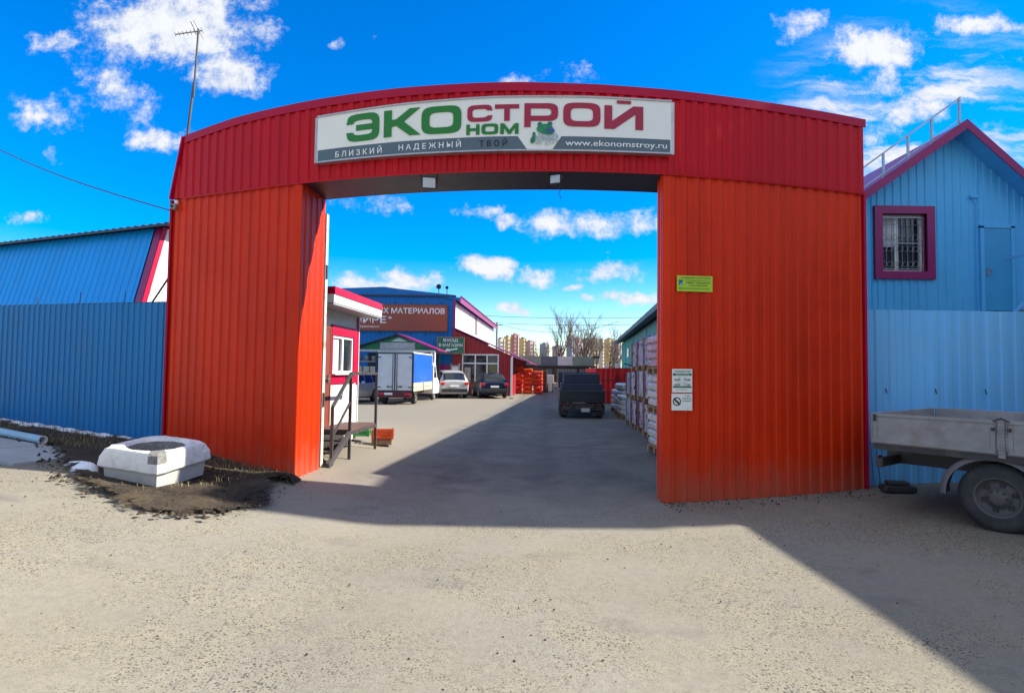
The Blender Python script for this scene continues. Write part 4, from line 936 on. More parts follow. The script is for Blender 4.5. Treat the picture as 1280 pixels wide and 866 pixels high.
for _ in range(700):
    x = -5.3+2.4*rs.random(); y = yf(x)-.03-rs.random()**2*.4; blade(x, y, rs.uniform(.02, .08), g(x, y)+.03)
for _ in range(2200):
    x = rs.uniform(-10.5, -5.6); y = 10.1-(x+9.2)*.29-rs.uniform(.1, 1.1); blade(x, y, rs.uniform(.03, .10), g(x, y)+.03)
for _ in range(120):
    a = rs.uniform(-.2, 3.0)-1.6; r_ = .55+rs.random()*.35; blade(cc.x+r_*math.cos(a)*1.2, cc.y+r_*math.sin(a), rs.uniform(.02, .07), g(cc.x, cc.y)+.02)
M['drygrass'] = mat('dry_grass', (.20, .17, .085), .85, var=.5, vscale=4)
tag(gs.build('grass', M['drygrass'], fixn=False), 'dry withered grass along the foot of the fence and gate', 'grass', kind='stuff')

# ------------------------------------------------------------------ guard booth
KD = Vector((.25, 3.1)).normalized(); KN = Vector((KD.y, -KD.x))       # along the lane wall; outward normal (to the lane)
K0 = Vector((-3.48, 8.95))
def KP(s, z, off=0): p = K0+KD*s+KN*off; return Vector((p.x, p.y, z))
kb = thing('guard_booth', 'white guard booth with a crimson framed window and flat overhanging roof inside the gate', 'booth', (-4.3, 10.4, 0))
LK = 3.12; D = 1.45; S0 = .78; FZ = .66; HZ = 2.84
P, Ln = line(tuple(K0), tuple(K0+KD*LK), 1)
w0, w1, wz0, wz1 = 1.66, 2.98, 1.40, 2.50
d0, d1, dz1 = .95, 1.63, 2.42
mb = MB()
for (s0, s1, z0, z1) in ((S0, d0, .25, HZ), (d0, d1, .25, FZ), (d0, d1, dz1, HZ), (d1, w0, .25, HZ), (w0, w1, .25, wz0), (w0, w1, wz1, HZ), (w1, LK, .25, HZ)):
    Pq, Lq = line(tuple(K0+KD*s0), tuple(K0+KD*s1), 1); corr(mb, Pq, Lq, .13, .008, lambda q, x, y, z=z0: z, lambda q, x, y, z=z1: z)
mb.build('lane_wall', M['white'], kb, fixn=False)
wb = MB(); a, b_ = K0+KD*S0, K0+KD*LK; a2, b2 = a-KN*D, b_-KN*D
for p, q in ((a, a2), (a2, b2), (b2, b_)): wb.quad((p.x, p.y, .25), (q.x, q.y, .25), (q.x, q.y, HZ), (p.x, p.y, HZ))
wb.build('wall', M['white'], kb, fixn=False)
rb = MB()
def slab(mb, z0, z1, o): mb.prism([(p.x, p.y, z0) for p in (a-KD*.12+KN*o, b_+KD*.14+KN*o, b2+KD*.14-KN*min(o, .1), a2-KD*.12-KN*min(o, .1))], (0, 0, z1-z0)); return mb
slab(rb, 2.76, 2.79, .44).build('roof_soffit', M['grey'], kb)
slab(MB(), 2.793, 2.93, .45).build('fascia', M['whitepl'], kb); slab(MB(), 2.933, 3.06, .465).build('roof', M['trimred'], kb)
# window with a crimson surround
def frame_rect(mb, s0, s1, z0, z1, t, o0, o1, tl=None):
    tl = tl or t
    def bxx(sa, sb, za, zb): mb.prism([KP(sa, za, o1), KP(sb, za, o1), KP(sb, zb, o1), KP(sa, zb, o1)], Vector((-KN.x, -KN.y, 0))*(o1-o0))
    bxx(s0, s1, z0, z0+t); bxx(s0, s1, z1-t, z1); bxx(s0, s0+tl, z0+t, z1-t); bxx(s1-t, s1, z0+t, z1-t)
    return mb
kw = frame_rect(MB(), w0, w1, wz0, wz1, .19, -.06, .035, .05).build('window', M['trimred'], kb)
a0, a1, c0, c1 = w0+.05, w1-.19, wz0+.19, wz1-.19
f = frame_rect(MB(), a0, a1, c0, c1, .05, -.05, .012); f.prism([KP((a0+a1)/2-.035, c0+.05, .012), KP((a0+a1)/2+.035, c0+.05, .012), KP((a0+a1)/2+.035, c1-.05, .012), KP((a0+a1)/2-.035, c1-.05, .012)], Vector((-KN.x, -KN.y, 0))*.05); f.build('frame', M['whitepl'], kw)
MB().quad(KP(a0, c0, -.03), KP(a1, c0, -.03), KP(a1, c1, -.03), KP(a0, c1, -.03)).build('pane', M['glass'], kw)
cu = MB()
for i in range(10):
    s = a0+.06+.36*i/10; cu.quad(KP(s, c0+.05, -.026+.006*(i % 2)), KP(s+.036, c0+.05, -.020-.006*(i % 2)), KP(s+.036, c1-.05, -.020-.006*(i % 2)), KP(s, c1-.05, -.026+.006*(i % 2)))
cu.build('curtain', M['curtain'], kw, fixn=False)
MB().prism([KP(a0-.02, c0-.02, .012), KP(a1+.02, c0-.02, .012), KP(a1+.02, c0-.02, .10), KP(a0-.02, c0-.02, .10)], (0, 0, .02)).build('sill', M['whitepl'], kw)
ct = MB()
ct.prism([KP(LK-.10, 1.36, .022), KP(LK+.012, 1.36, .022), KP(LK+.012, 2.75, .022), KP(LK-.10, 2.75, .022)], Vector((-KN.x, -KN.y, 0))*.012); ct.prism([KP(LK+.012, 1.36, .02), KP(LK+.012, 1.36, -.16), KP(LK+.012, 2.75, -.16), KP(LK+.012, 2.75, .02)], (.006, .014, 0)); ct.build('corner_trim', M['trimred'], kb)
MB().prism([KP(LK-.03, .3, .026), KP(LK-.005, .3, .026), KP(LK-.005, 2.75, .026), KP(LK-.03, 2.75, .026)], Vector((KN.x, KN.y, 0))*.006).build('conduit', M['whitepl'], kb)
dk = MB().prism([KP(d0+.02, FZ+.02, .02), KP(d1-.02, FZ+.02, .02), KP(d1-.02, dz1-.02, .02), KP(d0+.02, dz1-.02, .02)], Vector((-KN.x, -KN.y, 0))*.05).build('door', M['brown'], kb)
frame_rect(MB(), d0-.03, d1+.03, FZ-.02, dz1+.03, .05, .0, .028).build('frame', M['brown'], dk)
MB().bar(KP(d1-.12, 1.5, .07), KP(d1-.24, 1.5, .07), .02).box(tuple(KP(d1-.12, 1.5, .04)), (.03, .04, .14)).build('handle', M['galv'], dk)
bl2 = MB()
for s in (1.0, 1.9, 2.95):
    for o in (-.2, -D+.2): (bl2 := MB()).box(tuple(KP(s, .16, o)), (.35, .35, .36), .1).build('footing', M['concrete'], kb)
# steel steps and landing
sp_ = thing('steel_steps', 'dark steel landing with steps and handrails in front of the booth door', 'steps', tuple(KP(1.6, .05, .4)))
LZ = .645; s0, s1, oo = 1.02, 2.42, .64
MB().prism([KP(s0, LZ-.03, .03), KP(s1, LZ-.03, .03), KP(s1, LZ-.03, oo), KP(s0, LZ-.03, oo)], (0, 0, .03)).build('landing', M['brownwall'], sp_)
fr = MB(); zg = lambda s, o: g(KP(s, 0, o).x, KP(s, 0, o).y)
for (p, q) in ((KP(s0, LZ-.06, .03), KP(s1, LZ-.06, .03)), (KP(s0, LZ-.06, oo), KP(s1, LZ-.06, oo)), (KP(s0, LZ-.06, .03), KP(s0, LZ-.06, oo)), (KP(s1, LZ-.06, .03), KP(s1, LZ-.06, oo))): fr.bar(p, q, .045, .06)
fr.build('frame', M['railgrey'], sp_)
for (s, o, zt_) in ((s0, oo, 1.62), (s1, oo, 1.62), (s1, .06, LZ-.05), (s0, .06, LZ-.05)): MB().bar(KP(s, zg(s, o)-.02, o), KP(s, zt_, o), .045).build('leg', M['railgrey'], sp_)
hr = MB().bar(KP(s0-.02, 1.60, oo), KP(s1+.02, 1.60, oo), .045); hr.bar(KP(s0, 1.60, oo), KP(s0-.78, 1.08, oo), .045).bar(KP(s0-.78, 1.08, oo), KP(s0-.78, zg(s0-.8, oo), oo), .045).bar(KP(s0, 1.12, oo), KP(s0-.78, .60, oo), .03).bar(KP(s1, 1.60, oo), KP(s1, 1.60, .1), .045); hr.build('handrail', M['railgrey'], sp_)
for o in (.05, oo): MB().bar(KP(s0, LZ-.06, o), KP(s0-.92, zg(s0-.9, o)+.02, o), .05, .10).build('stringer', M['railgrey'], sp_)
for k in range(3): 
    s = s0-.18-.27*k; z = LZ-.17-.17*k; MB().prism([KP(s-.12, z, .06), KP(s+.12, z, .06), KP(s+.12, z, oo-.03), KP(s-.12, z, oo-.03)], (0, 0, .03)).build('tread', M['railgrey'], sp_)
def crate(name, label, c, d, rz, m, group=None):
    t = thing(name, label, 'crate', (c[0], c[1], c[2]), rz, group); w, l, h = d; b = MB()
    for k in range(3):
        z = h*(.16+.33*k)
        for (cx, cy, dx, dy) in ((0, -l/2, w, .015), (0, l/2, w, .015), (-w/2, 0, .015, l), (w/2, 0, .015, l)): b.box((cx, cy, z), (dx, dy, h*.2))
    for sx in (-1, 1):
        for sy in (-1, 1): b.box((sx*(w/2-.006), sy*(l/2-.006), h/2), (.045, .045, h))
    b.build('side', m, t, True); MB().box((0, 0, .015), (w-.02, l-.02, .02)).build('bottom', m, t, True); return t
crate('plastic_crate', 'orange plastic crate on the ground behind the steel landing', (*KP(2.98, 0, .62).xy, g(-2.7, 11.9)+.12), (.40, .30, .20), .15, M['cratered'])
crate('plastic_crate', 'green crate tucked between the booth wall and the orange crate', (*KP(3.1, 0, .14).xy, g(-3, 11.9)+.12), (.30, .28, .24), .08, M['crategreen'])
tag(MB().box((*KP(3.0, 0, .6).xy, g(-2.7, 11.9)+.06), (.40, .3, .10), .15).build('timber_block', M['wood']), 'low timber block under the orange crate', 'block')

# ------------------------------------------------------------------ vehicles
def wheel(parent, x, y, R_, w, side, n=28, hub=False, axis='y'):
    """side: +1 / -1, the outer face's direction along the axle"""
    t = MB(); prof = [(R_*.60, -w*.5), (R_*.80, -w*.52), (R_*.95, -w*.46), (R_, -w*.34), (R_, w*.34), (R_*.95, w*.46), (R_*.80, w*.52), (R_*.60, w*.5), (R_*.58, 0)]
    wh = t.lathe(prof+[prof[0]], (x, y, R_), axis, n).build('wheel', M['rubber'], parent, True)
    d = side*w*.5
    r = MB().lathe([(R_*.60, d*.98), (R_*.565, d*1.02), (R_*.53, d*.7), (R_*.46, d*.35), (R_*.30, d*.45), (R_*.27, d*.85), (R_*.17, d*1.0), (0, d*1.02)], (x, y, R_), axis, n)
    rim = r.build('rim', M['rim'] if R_ < .34 else M['truckrim'], wh, True)
    if not hub: return wh
    for k in range(8):
        a = k*math.pi/4; MB().box((x+R_*.215*math.cos(a), y+d*.94, R_+R_*.215*math.sin(a)), (.022, .02, .022), 0, .004).build('wheel_nut', M['chassis'], wh, True)
    tr2 = MB()
    for k in range(44):
        a = 2*math.pi*k/44; da = .055
        for o in (-1, 1):
            p = lambda r, b, yy: (x+r*math.cos(b), y+yy, R_+r*math.sin(b))
            y0_, y1_ = (o*w*.50, o*w*.16)
            q = [p(R_*.93, a-da, y0_), p(R_*.93, a+da, y0_), p(R_*1.012, a+da, o*w*.36), p(R_*1.012, a-da, o*w*.36), p(R_*1.012, a-da, y1_), p(R_*1.012, a+da, y1_), p(R_*.97, a-da, y1_), p(R_*.97, a+da, y1_)]
            tr2.add(q, [(0, 1, 2, 3), (3, 2, 5, 4), (4, 5, 7, 6), (0, 3, 4, 6), (1, 7, 5, 2)])
    tr2.build('tread', M['rubber'], wh, True)
    for k in range(6):
        a = k*math.pi/3+.3; h = MB()
        if axis == 'y': h.box((x+R_*.385*math.cos(a), y+d*.42, R_+R_*.385*math.sin(a)), (.055*R_/.375, .012, .055*R_/.375), 0, .01)
        else: h.box((x+d*.42, y+R_*.385*math.cos(a), R_+R_*.385*math.sin(a)), (.012, .045, .045))
        h.build('hole', M['rubber'], wh, True)
    return wh
M['guard'] = mat('mudguard_grey', (.12, .12, .125), .5, var=.15, dirt=(.16, .14, .12), dirt_amt=.5, dscale=4)
M['truckrim'] = mat('dusty_truck_rim', (.085, .08, .078), .6, var=.2, dirt=(.16, .12, .09), dirt_amt=.6, dscale=6)
# flatbed truck parked along the right-hand fence; local +X is forward
fx, fy = 5.02, 6.02
ft = thing('flatbed_truck', 'grey drop-side flatbed truck parked in the shade by the pale blue fence', 'truck', (fx, fy, g(fx, fy)-.01), math.atan2(-.8, .6))
XR_, XF, YN, YF_, BZ0, BZ1 = -1.07, 2.1, -.18, 1.85, .79, 1.14
bx('bed_floor', M['bedfloor'], ft, ((XR_+XF)/2, (YN+YF_)/2, BZ0+.02), (XF-XR_-.06, YF_-YN-.06, .05), 0, 0, True)
def side_board(y, x0, x1, out):
    b = MB().box(((x0+x1)/2, y, (BZ0+BZ1)/2), (x1-x0, .028, BZ1-BZ0-.004), 0, .008)
    s = b.build('side_board', M['bedgrey'], ft, True)
    r = MB()
    for z in (BZ0+.03, BZ1-.018): r.box(((x0+x1)/2, y+out*.018, z), (x1-x0-.02, .018, .035), 0, .005)
    for x in (x0+.03, x1-.03): r.box((x, y+out*.017, (BZ0+BZ1)/2), (.04, .016, BZ1-BZ0-.09), 0, .004)
    r.build('rib', M['bedgrey'], s, True); return s
side_board(YN, XR_, .07, -1); side_board(YN, .15, XF, -1); side_board(YF_, XR_, .07, 1); side_board(YF_, .15, XF, 1)
MB().box((XR_-.016, (YN+YF_)/2, (BZ0+BZ1)/2), (.028, YF_-YN-.04, BZ1-BZ0), 0, .006).build('tailboard', M['bedgrey'], ft, True)
MB().box((XF+.03, (YN+YF_)/2, BZ0+.35), (.04, YF_-YN, .75), 0, .008).build('headboard', M['bedgrey'], ft, True)
for y in (YN, YF_):
    p = MB().box((.11, y, (BZ0+BZ1)/2), (.06, .05, BZ1-BZ0+.06), 0, .006)
    for k in range(9): p.box((.11, y-.03 if y < 0 else y+.03, BZ0+.03+k*.034), (.05, .014, .016))
    p.build('stake', M['bedgrey'], ft, True)
    o = -1 if y < 0 else 1; l = MB()
    for sx in (.045, .175): l.box((sx, y+o*.03, BZ1-.09), (.028, .03, .035), 0, .004).bar((sx, y+o*.03, BZ1-.01), (.11, y+o*.035, BZ1+.025), .014)
    l.box((XR_+.03, y+o*.03, BZ1-.05), (.03, .03, .08), 0, .004); l.build('latch', M['dark'], ft, True)
sb = MB().box(((XR_+XF)/2, YN+.03, BZ0-.035), (XF-XR_, .06, .06)).box(((XR_+XF)/2, YF_-.03, BZ0-.035), (XF-XR_, .06, .06)); 
for k in range(5): sb.box((XR_+.1+k*.75, (YN+YF_)/2, BZ0-.04), (.07, YF_-YN-.14, .07))
sb.build('subframe', M['chassis'], ft, True)
MB().box((.9, .48, .60), (4.1, .09, .18)).box((.9, 1.22, .60), (4.1, .09, .18)).box((-.2, .85, .60), (.1, .66, .12)).build('chassis', M['chassis'], ft, True)
MB().box((XR_+.04, .85, .565), (.07, 1.95, .105), 0, .01).bar((XR_+.1, .48, .7), (XR_+.04, .48, .55), .06).bar((XR_+.1, 1.22, .7), (XR_+.04, 1.22, .55), .06).build('bumper', M['chassis'], ft, True)
for y in (-.02, 1.72): MB().box((XR_+.0, y, .60), (.03, .10, .07), 0, .005).build('taillight', M['maroon'], ft, True)
MB().lathe([(.045, -.75), (.16, -.1), (.16, .1), (.045, .75)], (0, .85, .39), 'y', 14).build('axle', M['chassis'], ft, True)
for (y, sd_) in ((.02, -1), (.24, -1), (1.46, 1), (1.68, 1)): wheel(ft, .04, y, .342, .20, sd_, 32, True)
for (y0, o) in ((-.15, -1), (1.55, 1)):
    mg = MB(); vs = []; k = 20
    for i in range(k+1):
        a = math.radians(-4+192*i/k); r = .455
        X_, Z_ = .02-r*math.cos(a), .352+r*math.sin(a)*.93
        vs += [(X_, y0, Z_), (X_, y0+.30, Z_), (X_*.985, y0+.30, Z_-.012), (X_*.985, y0, Z_-.012), (.02+(X_-.02)*.88, y0, .352+(Z_-.352)*.88)]
    fs = []
    for i in range(k):
        A, B = i*5, i*5+5
        fs += [(A, B, B+1, A+1), (A+2, B+2, B+3, A+3), (A, A+4, B+4, B)]
    mg.add(vs, fs, True).build('mudguard', M['chassis'] if o > 0 else M['guard'], ft, True)
    MB().box((.47, y0+.15, .27), (.018, .30, .40), 0, .006).build('mudflap', M['rubber'], ft, True)
tk = MB().lathe([(0, -.4), (.2, -.4), (.2, .4), (0, .4)], (1.3, .18, .50), 'x', 18); tk.build('fuel_tank', M['chassis'], ft, True)
cab = MB(); pr_ = [(2.3, .45), (3.75, .45), (3.78, .95), (3.70, 1.25), (3.45, 1.98), (3.3, 2.06), (2.4, 2.06), (2.3, 1.95)]
cab.prism([(x, -.05, z) for x, z in pr_], (0, 1.8, 0)); cb_ = cab.build('cab', M['bedgrey'], ft, True)
for y in (-.056, 1.756): MB().add([(2.75, y, 1.3), (3.6, y, 1.3), (3.42, y, 1.9), (2.75, y, 1.9)], [(0, 1, 2, 3)]).build('window', M['glass'], cb_, True)
MB().add([(3.712, .08, 1.28), (3.712, 1.62, 1.28), (3.478, 1.55, 1.94), (3.478, .15, 1.94)], [(0, 1, 2, 3)]).build('windscreen', M['glass'], cb_, True)
for (y, sd_) in ((.10, -1), (1.6, 1)): wheel(ft, 3.0, y, .385, .22, sd_, 24)
tag(MB().box((5.20, 7.80, g(5.2, 7.8)+.05), (.40, .20, .09), -.15, .02).box((5.2, 7.81, g(5.2, 7.8)+.12), (.26, .15, .05), -.2, .02).build('timber_block', M['chassis']), 'black timber blocks on the ground under the flatbed tail', 'block')

# covered delivery truck, local +X forward
dt = thing('delivery_truck', 'small delivery truck with white rear doors and blue tarpaulin sides', 'truck', (-5.56, 27.5, 0), math.atan2(1, .075))
Lx, Wd, Z0, Z1 = 4.2, 1.80, .62, 2.46
MB().prism([(.03, -Wd/2+.01, Z0+.42), (Lx, -Wd/2+.01, Z0+.42), (Lx, -Wd/2+.01, Z1-.02), (.03, -Wd/2+.01, Z1-.02)], (0, Wd-.02, 0)).build('tarpaulin', M['tarpblue'], dt, True)
rp_ = MB(); rp_.prism([(-.02, y, z) for y, z in ((-Wd/2-.02, Z1-.03), (Wd/2+.02, Z1-.03), (Wd/2-.05, Z1+.05), (-Wd/2+.05, Z1+.05))], (Lx+.06, 0, 0)); rp_.build('roof', M['greyboard'], dt, True)
pb = MB().prism([(.03, -Wd/2, Z0), (Lx, -Wd/2, Z0), (Lx, -Wd/2, Z0+.41), (.03, -Wd/2, Z0+.41)], (0, Wd, 0)); pb.build('drop_side', M['plank'], dt, True)
MB().bar((Lx/2, -Wd/2-.01, Z0), (Lx/2, -Wd/2-.01, Z0+.42), .05).bar((.05, -Wd/2-.012, Z0+.2), (Lx, -Wd/2-.012, Z0+.2), .02).build('strap', M['grey'], dt, True)
fr = MB()
for y in (-Wd/2+.02, Wd/2-.02): fr.box((-.005, y, (Z0+Z1)/2), (.07, .05, Z1-Z0))
fr.box((-.005, 0, Z1-.03), (.07, Wd-.09, .06)).box((-.005, 0, Z0+.01), (.07, Wd-.09, .05)); fr.build('rear_frame', M['dark'], dt, True)
for o in (-1, 1):
    d_ = MB().box((-.02, o*.425, (Z0+Z1)/2-.005), (.05, .79, Z1-Z0-.11), 0, .01).build('door', M['vanwhite'], dt, True)
    MB().tube([(-.06, o*.10, Z0+.05), (-.06, o*.10, Z1-.07)], .018, 8).build('lock_bar', M['railgrey'], d_, True)
    MB().bar((-.075, o*.10, Z0+.22), (-.075, o*.30, Z0+.22), .035).box((-.06, o*.33, Z0+.22), (.03, .05, .09)).build('handle', M['dark'], d_, True)
    h = MB()
    for z in (Z0+.2, Z1-.22): h.box((-.055, o*.76, z), (.02, .18, .04))
    h.build('hinge', M['dark'], d_, True)
MB().bar((-.052, 0, Z0+.05), (-.052, 0, Z1-.07), .035, .01).build('door_seal', M['dark'], dt, True)
MB().box((2.3, -.38, .50), (4.6, .08, .16)).box((2.3, .38, .50), (4.6, .08, .16)).box((.02, 0, .50), (.1, 1.6, .20)).build('chassis', M['maroon'], dt, True)
MB().box((-.04, 0, .36), (.06, 1.6, .09), 0, .01).build('bumper', M['maroon'], dt, True)
for o in (-1, 1): MB().box((-.05, o*.62, .50), (.04, .28, .10), 0, .008).build('taillight', M['taillight'], dt, True)
MB().box((-.058, .30, .50), (.012, .42, .10)).build('number_plate', M['signwhite'], dt, True)
for o in (-1, 1):
    wheel(dt, .85, o*.72, .34, .22, o, 22); wheel(dt, 4.9, o*.76, .34, .2, o, 22)
    MB().box((.42, o*.72, .30), (.02, .32, .42)).build('mudflap', M['rubber'], dt, True)
cb = MB(); pr_ = [(4.32, .35), (5.95, .35), (6.02, .8), (5.75, 1.05), (5.35, 1.25), (4.85, 2.02), (4.45, 2.05), (4.32, 1.9)]
for (w, sc_) in ((.93, 1),): cb.prism([(x, -w, z) for x, z in pr_], (0, 2*w, 0))
cbo = cb.build('cab', M['whitepl'], dt, True)
for y in (-.936, .936): MB().add([(4.5, y, 1.22), (5.22, y, 1.22), (4.82, y, 1.85), (4.5, y, 1.85)], [(0, 1, 2, 3)]).build('window', M['glass'], cbo, True)
MB().box((5.1, -1.08, 1.35), (.08, .14, .26), 0, .02).build('mirror', M['dark'], cbo, True)

def car(name, label, loc, rz, paint, st, R_=.33, W_=.88, lights=True, group='parked cars'):
    """body lofted through stations (y, z_under, z_sill, z_belt, z_roof, w_belt, w_roof, cabin); local +Y is forward"""
    t = thing(name, label, 'car', loc, rz, group)
    sec = []
    for (y, zu, zb, zr, wb_, wr, cab_) in st:
        sec.append([(0, y, zu), (wb_*.86, y, zu), (wb_*.98, y, zu+.10), (wb_*1.0, y, (zu+zb)/2+.06), (wb_*.965, y, zb), (wr, y, zr-.05 if cab_ else zb+(zr-zb)*.6), (wr*.82, y, zr-.005), (0, y, zr+.012)])
    n = 8; body = MB(); gl = {'side': MB(), 'rear_window': MB(), 'windscreen': MB()}
    for sgn in (-1, 1):
        for k in range(len(st)-1):
            A = [Vector((sgn*p[0], p[1], p[2])) for p in sec[k]]; B = [Vector((sgn*p[0], p[1], p[2])) for p in sec[k+1]]
            for i in range(n-1):
                body.add([A[i], B[i], B[i+1], A[i+1]], [(0, 1, 2, 3)], True)
            c0_, c1_ = st[k][6], st[k+1][6]
            if c0_ == 2 and c1_ == 2:
                o = Vector((sgn*.006, 0, .002)); q = lambda P_, Q_, f: P_+(Q_-P_)*f
                a, b, c, d_ = q(A[4], A[5], .06), q(B[4], B[5], .06), q(B[4], B[5], .92), q(A[4], A[5], .92)
                m1 = lambda u, v: u+(v-u)*.04
                gl['side'].add([m1(a, b)+o, m1(b, a)+o, m1(c, d_)+o, m1(d_, c)+o], [(0, 1, 2, 3)])
            nm = 'rear_window' if (c0_, c1_) == (1, 2) else ('windscreen' if (c0_, c1_) == (2, 1) else None)
            if nm:
                o = Vector((0, -.006 if nm == 'rear_window' else .006, .008))
                for i in (5, 6): 
                    a, b, c, d_ = A[i], B[i], B[i+1], A[i+1]; m1 = lambda u, v: u+(v-u)*.08
                    gl[nm].add([m1(a, b)+o, m1(b, a)+o, m1(c, d_)+o, m1(d_, c)+o], [(0, 1, 2, 3)])
        for (S_, k) in ((sec[0], 0), (sec[-1], -1)):
            P_ = [Vector((sgn*p[0], p[1], p[2])) for p in S_]; body.add(P_, [tuple(range(n)) if (k == 0) == (sgn > 0) else tuple(reversed(range(n)))])
    body.build('body', paint, t, True)
    gl['side'].build('side_window', M['glass'], t, True, False)
    for nm in ('rear_window', 'windscreen'):
        if gl[nm].v: gl[nm].build(nm, M['glass'], t, True, False)
    y0, y1 = st[0][0], st[-1][0]
    for o in (-1, 1):
        wheel(t, o*(W_-.11), y0+.82, R_, .2, o, 20, axis='x'); wheel(t, o*(W_-.11), y1-.85, R_, .2, o, 20, axis='x')
        MB().box((o*(W_*.80), y0+.02, st[0][2]-.05), (.24, .12, .16), 0, .03).build('taillight', M['taillight'], t, True)
        MB().box((o*(W_*.72), y1-.03, st[-1][2]-.10), (.34, .10, .12), 0, .03).build('headlight', M['chrome'], t, True)
        MB().box((o*(W_+.08), y1-1.62, 1.0), (.16, .10, .12), 0, .03).build('mirror', paint, t, True)
    MB().box((0, y0-.02, st[0][1]+.17), (W_*1.75, .12, .20), 0, .04).build('bumper', M['dark'], t, True)
    MB().box((0, y0-.028, (st[0][1]+st[0][2])/2+.12), (.50, .014, .11)).build('number_plate', M['signwhite'], t, True)
    MB().box((0, y1+.0, st[-1][1]+.17), (W_*1.7, .12, .18), 0, .04).build('bumper', M['dark'], t, True)
    return t
SUV = [(-2.15, .30, .92, .97, .80, .62, 0), (-2.08, .26, 1.00, 1.04, .86, .66, 1), (-1.78, .22, 1.01, 1.53, .88, .62, 2), (-1.2, .20, 1.0, 1.62, .88, .64, 2), (-.3, .20, .98, 1.64, .88, .65, 2), (.35, .20, .97, 1.56, .88, .62, 2), (1.05, .20, .97, 1.03, .87, .66, 1), (1.7, .22, .90, .95, .84, .60, 0), (2.12, .28, .76, .80, .74, .5, 0)]
HATCH = [(-1.95, .30, .88, .92, .78, .6, 0), (-1.9, .26, .96, 1.0, .83, .64, 1), (-1.55, .22, .97, 1.42, .85, .60, 2), (-1.0, .20, .95, 1.50, .85, .62, 2), (-.2, .20, .93, 1.50, .85, .62, 2), (.4, .20, .92, 1.40, .85, .58, 2), (1.1, .20, .90, .96, .84, .62, 1), (1.65, .22, .82, .87, .81, .56, 0), (1.98, .28, .70, .74, .72, .5, 0)]
M['carpale'] = mat('pale_silver_car', (.40, .41, .42), .25, var=.04, dirt=(.3, .28, .25), dirt_amt=.3)
car('parked_car', 'silver white crossover car parked beside the shop entrance', (-3.92, 36.0, 0), .27, M['carpale'], SUV)
car('parked_car', 'dark blue hatchback with red tail lights in front of the shop windows', (-1.42, 36.2, 0), .22, M['carblue'], HATCH)
car('parked_car', 'silver car half hidden behind the booth and the delivery truck', (-8.15, 29.0, 0), 2.9, M['cargrey'], HATCH)

# black flatbed with a tarped load, seen from behind, local +X forward
bt = thing('covered_truck', 'small black truck with a stepped dark load standing in the shaded yard', 'truck', (2.56, 20.9, 0), math.atan2(1, .07))
MB().box((1.5, 0, .62), (3.2, 1.62, .10), 0, .01).build('bed', M['blacktruck'], bt, True)
tb = MB().box((-.08, 0, .82), (.05, 1.62, .36), 0, .01)
for z in (.70, .82, .94): tb.box((-.11, 0, z), (.02, 1.5, .03))
tb.build('tailboard', M['blacktruck'], bt, True)
for o in (-1, 1): MB().box((1.5, o*.80, .84), (3.1, .04, .36), 0, .01).build('side_board', M['blacktruck'], bt, True)
ld = MB(); 
for (z0, z1, w, x0) in ((.68, 1.04, 1.52, .06), (1.04, 1.24, 1.50, .12), (1.24, 1.60, 1.32, .45)): ld.box((x0+1.25, 0, (z0+z1)/2), (2.5, w, z1-z0-.004), 0, .012)
ld.build('load', M['roofnavy'], bt, True)
MB().box((1.6, -.36, .46), (3.6, .08, .16)).box((1.6, .36, .46), (3.6, .08, .16)).box((-.02, 0, .46), (.1, 1.4, .16)).build('chassis', M['chassis'], bt, True)
MB().box((-.06, 0, .33), (.07, 1.5, .09), 0, .01).build('bumper', M['chassis'], bt, True)
MB().box((-.105, -.12, .30), (.012, .30, .13)).build('number_plate', M['frogpale'], bt, True)
for o in (-1, 1):
    MB().box((-.09, o*.60, .52), (.04, .18, .07), 0, .006).build('taillight', M['maroon'], bt, True)
    wheel(bt, .55, o*.66, .33, .24, o, 22); wheel(bt, 3.4, o*.7, .33, .2, o, 22); MB().box((.14, o*.66, .30), (.02, .32, .40)).build('mudflap', M['rubber'], bt, True)
cb = MB().prism([(x, -.82, z) for x, z in ((3.15, .4), (4.5, .4), (4.55, .9), (4.3, 1.15), (3.95, 1.62), (3.2, 1.64))], (0, 1.64, 0)).build('cab', M['blacktruck'], bt, True)
MB().add([(3.146, -.6, 1.1), (3.146, .6, 1.1), (3.146, .6, 1.5), (3.146, -.6, 1.5)], [(0, 1, 2, 3)]).build('rear_window', M['glass'], cb, True)

# ------------------------------------------------------------------ the shop: blue hall, white side, red lean-to
SY = 38.4; ax = AX
sh = thing('shop_building', 'blue corrugated shop hall with a low gable and a white side wall', 'building', (-8, SY, 0))
SXL, SXR, SZ = -16.0, -3.86, 6.60
P, Ln = line((SXL, SY), (SXR, SY)); corr(MB(), P, Ln, .30, .025, lambda q, x, y: 0, lambda q, x, y: SZ).build('front_wall', M['storeblue'], sh, fixn=False)
gb = MB().prism([(SXL, SY-.10, SZ-.04), (SXR+.05, SY-.10, SZ-.04), (SXR+.05, SY-.10, SZ+.05), (-8.6, SY-.10, SZ+.52), (SXL, SY-.10, SZ+.15)], (0, .08, 0)); gb.build('gable', M['storeblue'], sh)
MB().bar((SXL, SY-.13, SZ-.03), (SXR+.1, SY-.13, SZ-.03), .06, .10).build('eave_trim', M['navy'], sh)
MB().bar((SXR-.02, SY-.06, 0), (SXR-.02, SY-.06, SZ), .16, .10, up=(0, 1, 0)).build('corner_trim', M['purple'], sh)
SD = 25.5
P, Ln = line((SXR, SY), (SXR+ax*SD, SY+SD)); corr(MB(), P, Ln, .4, .02, lambda q, x, y: 0, lambda q, x, y: SZ-.35).build('side_wall', M['white'], sh, fixn=False)
rf = MB(); 
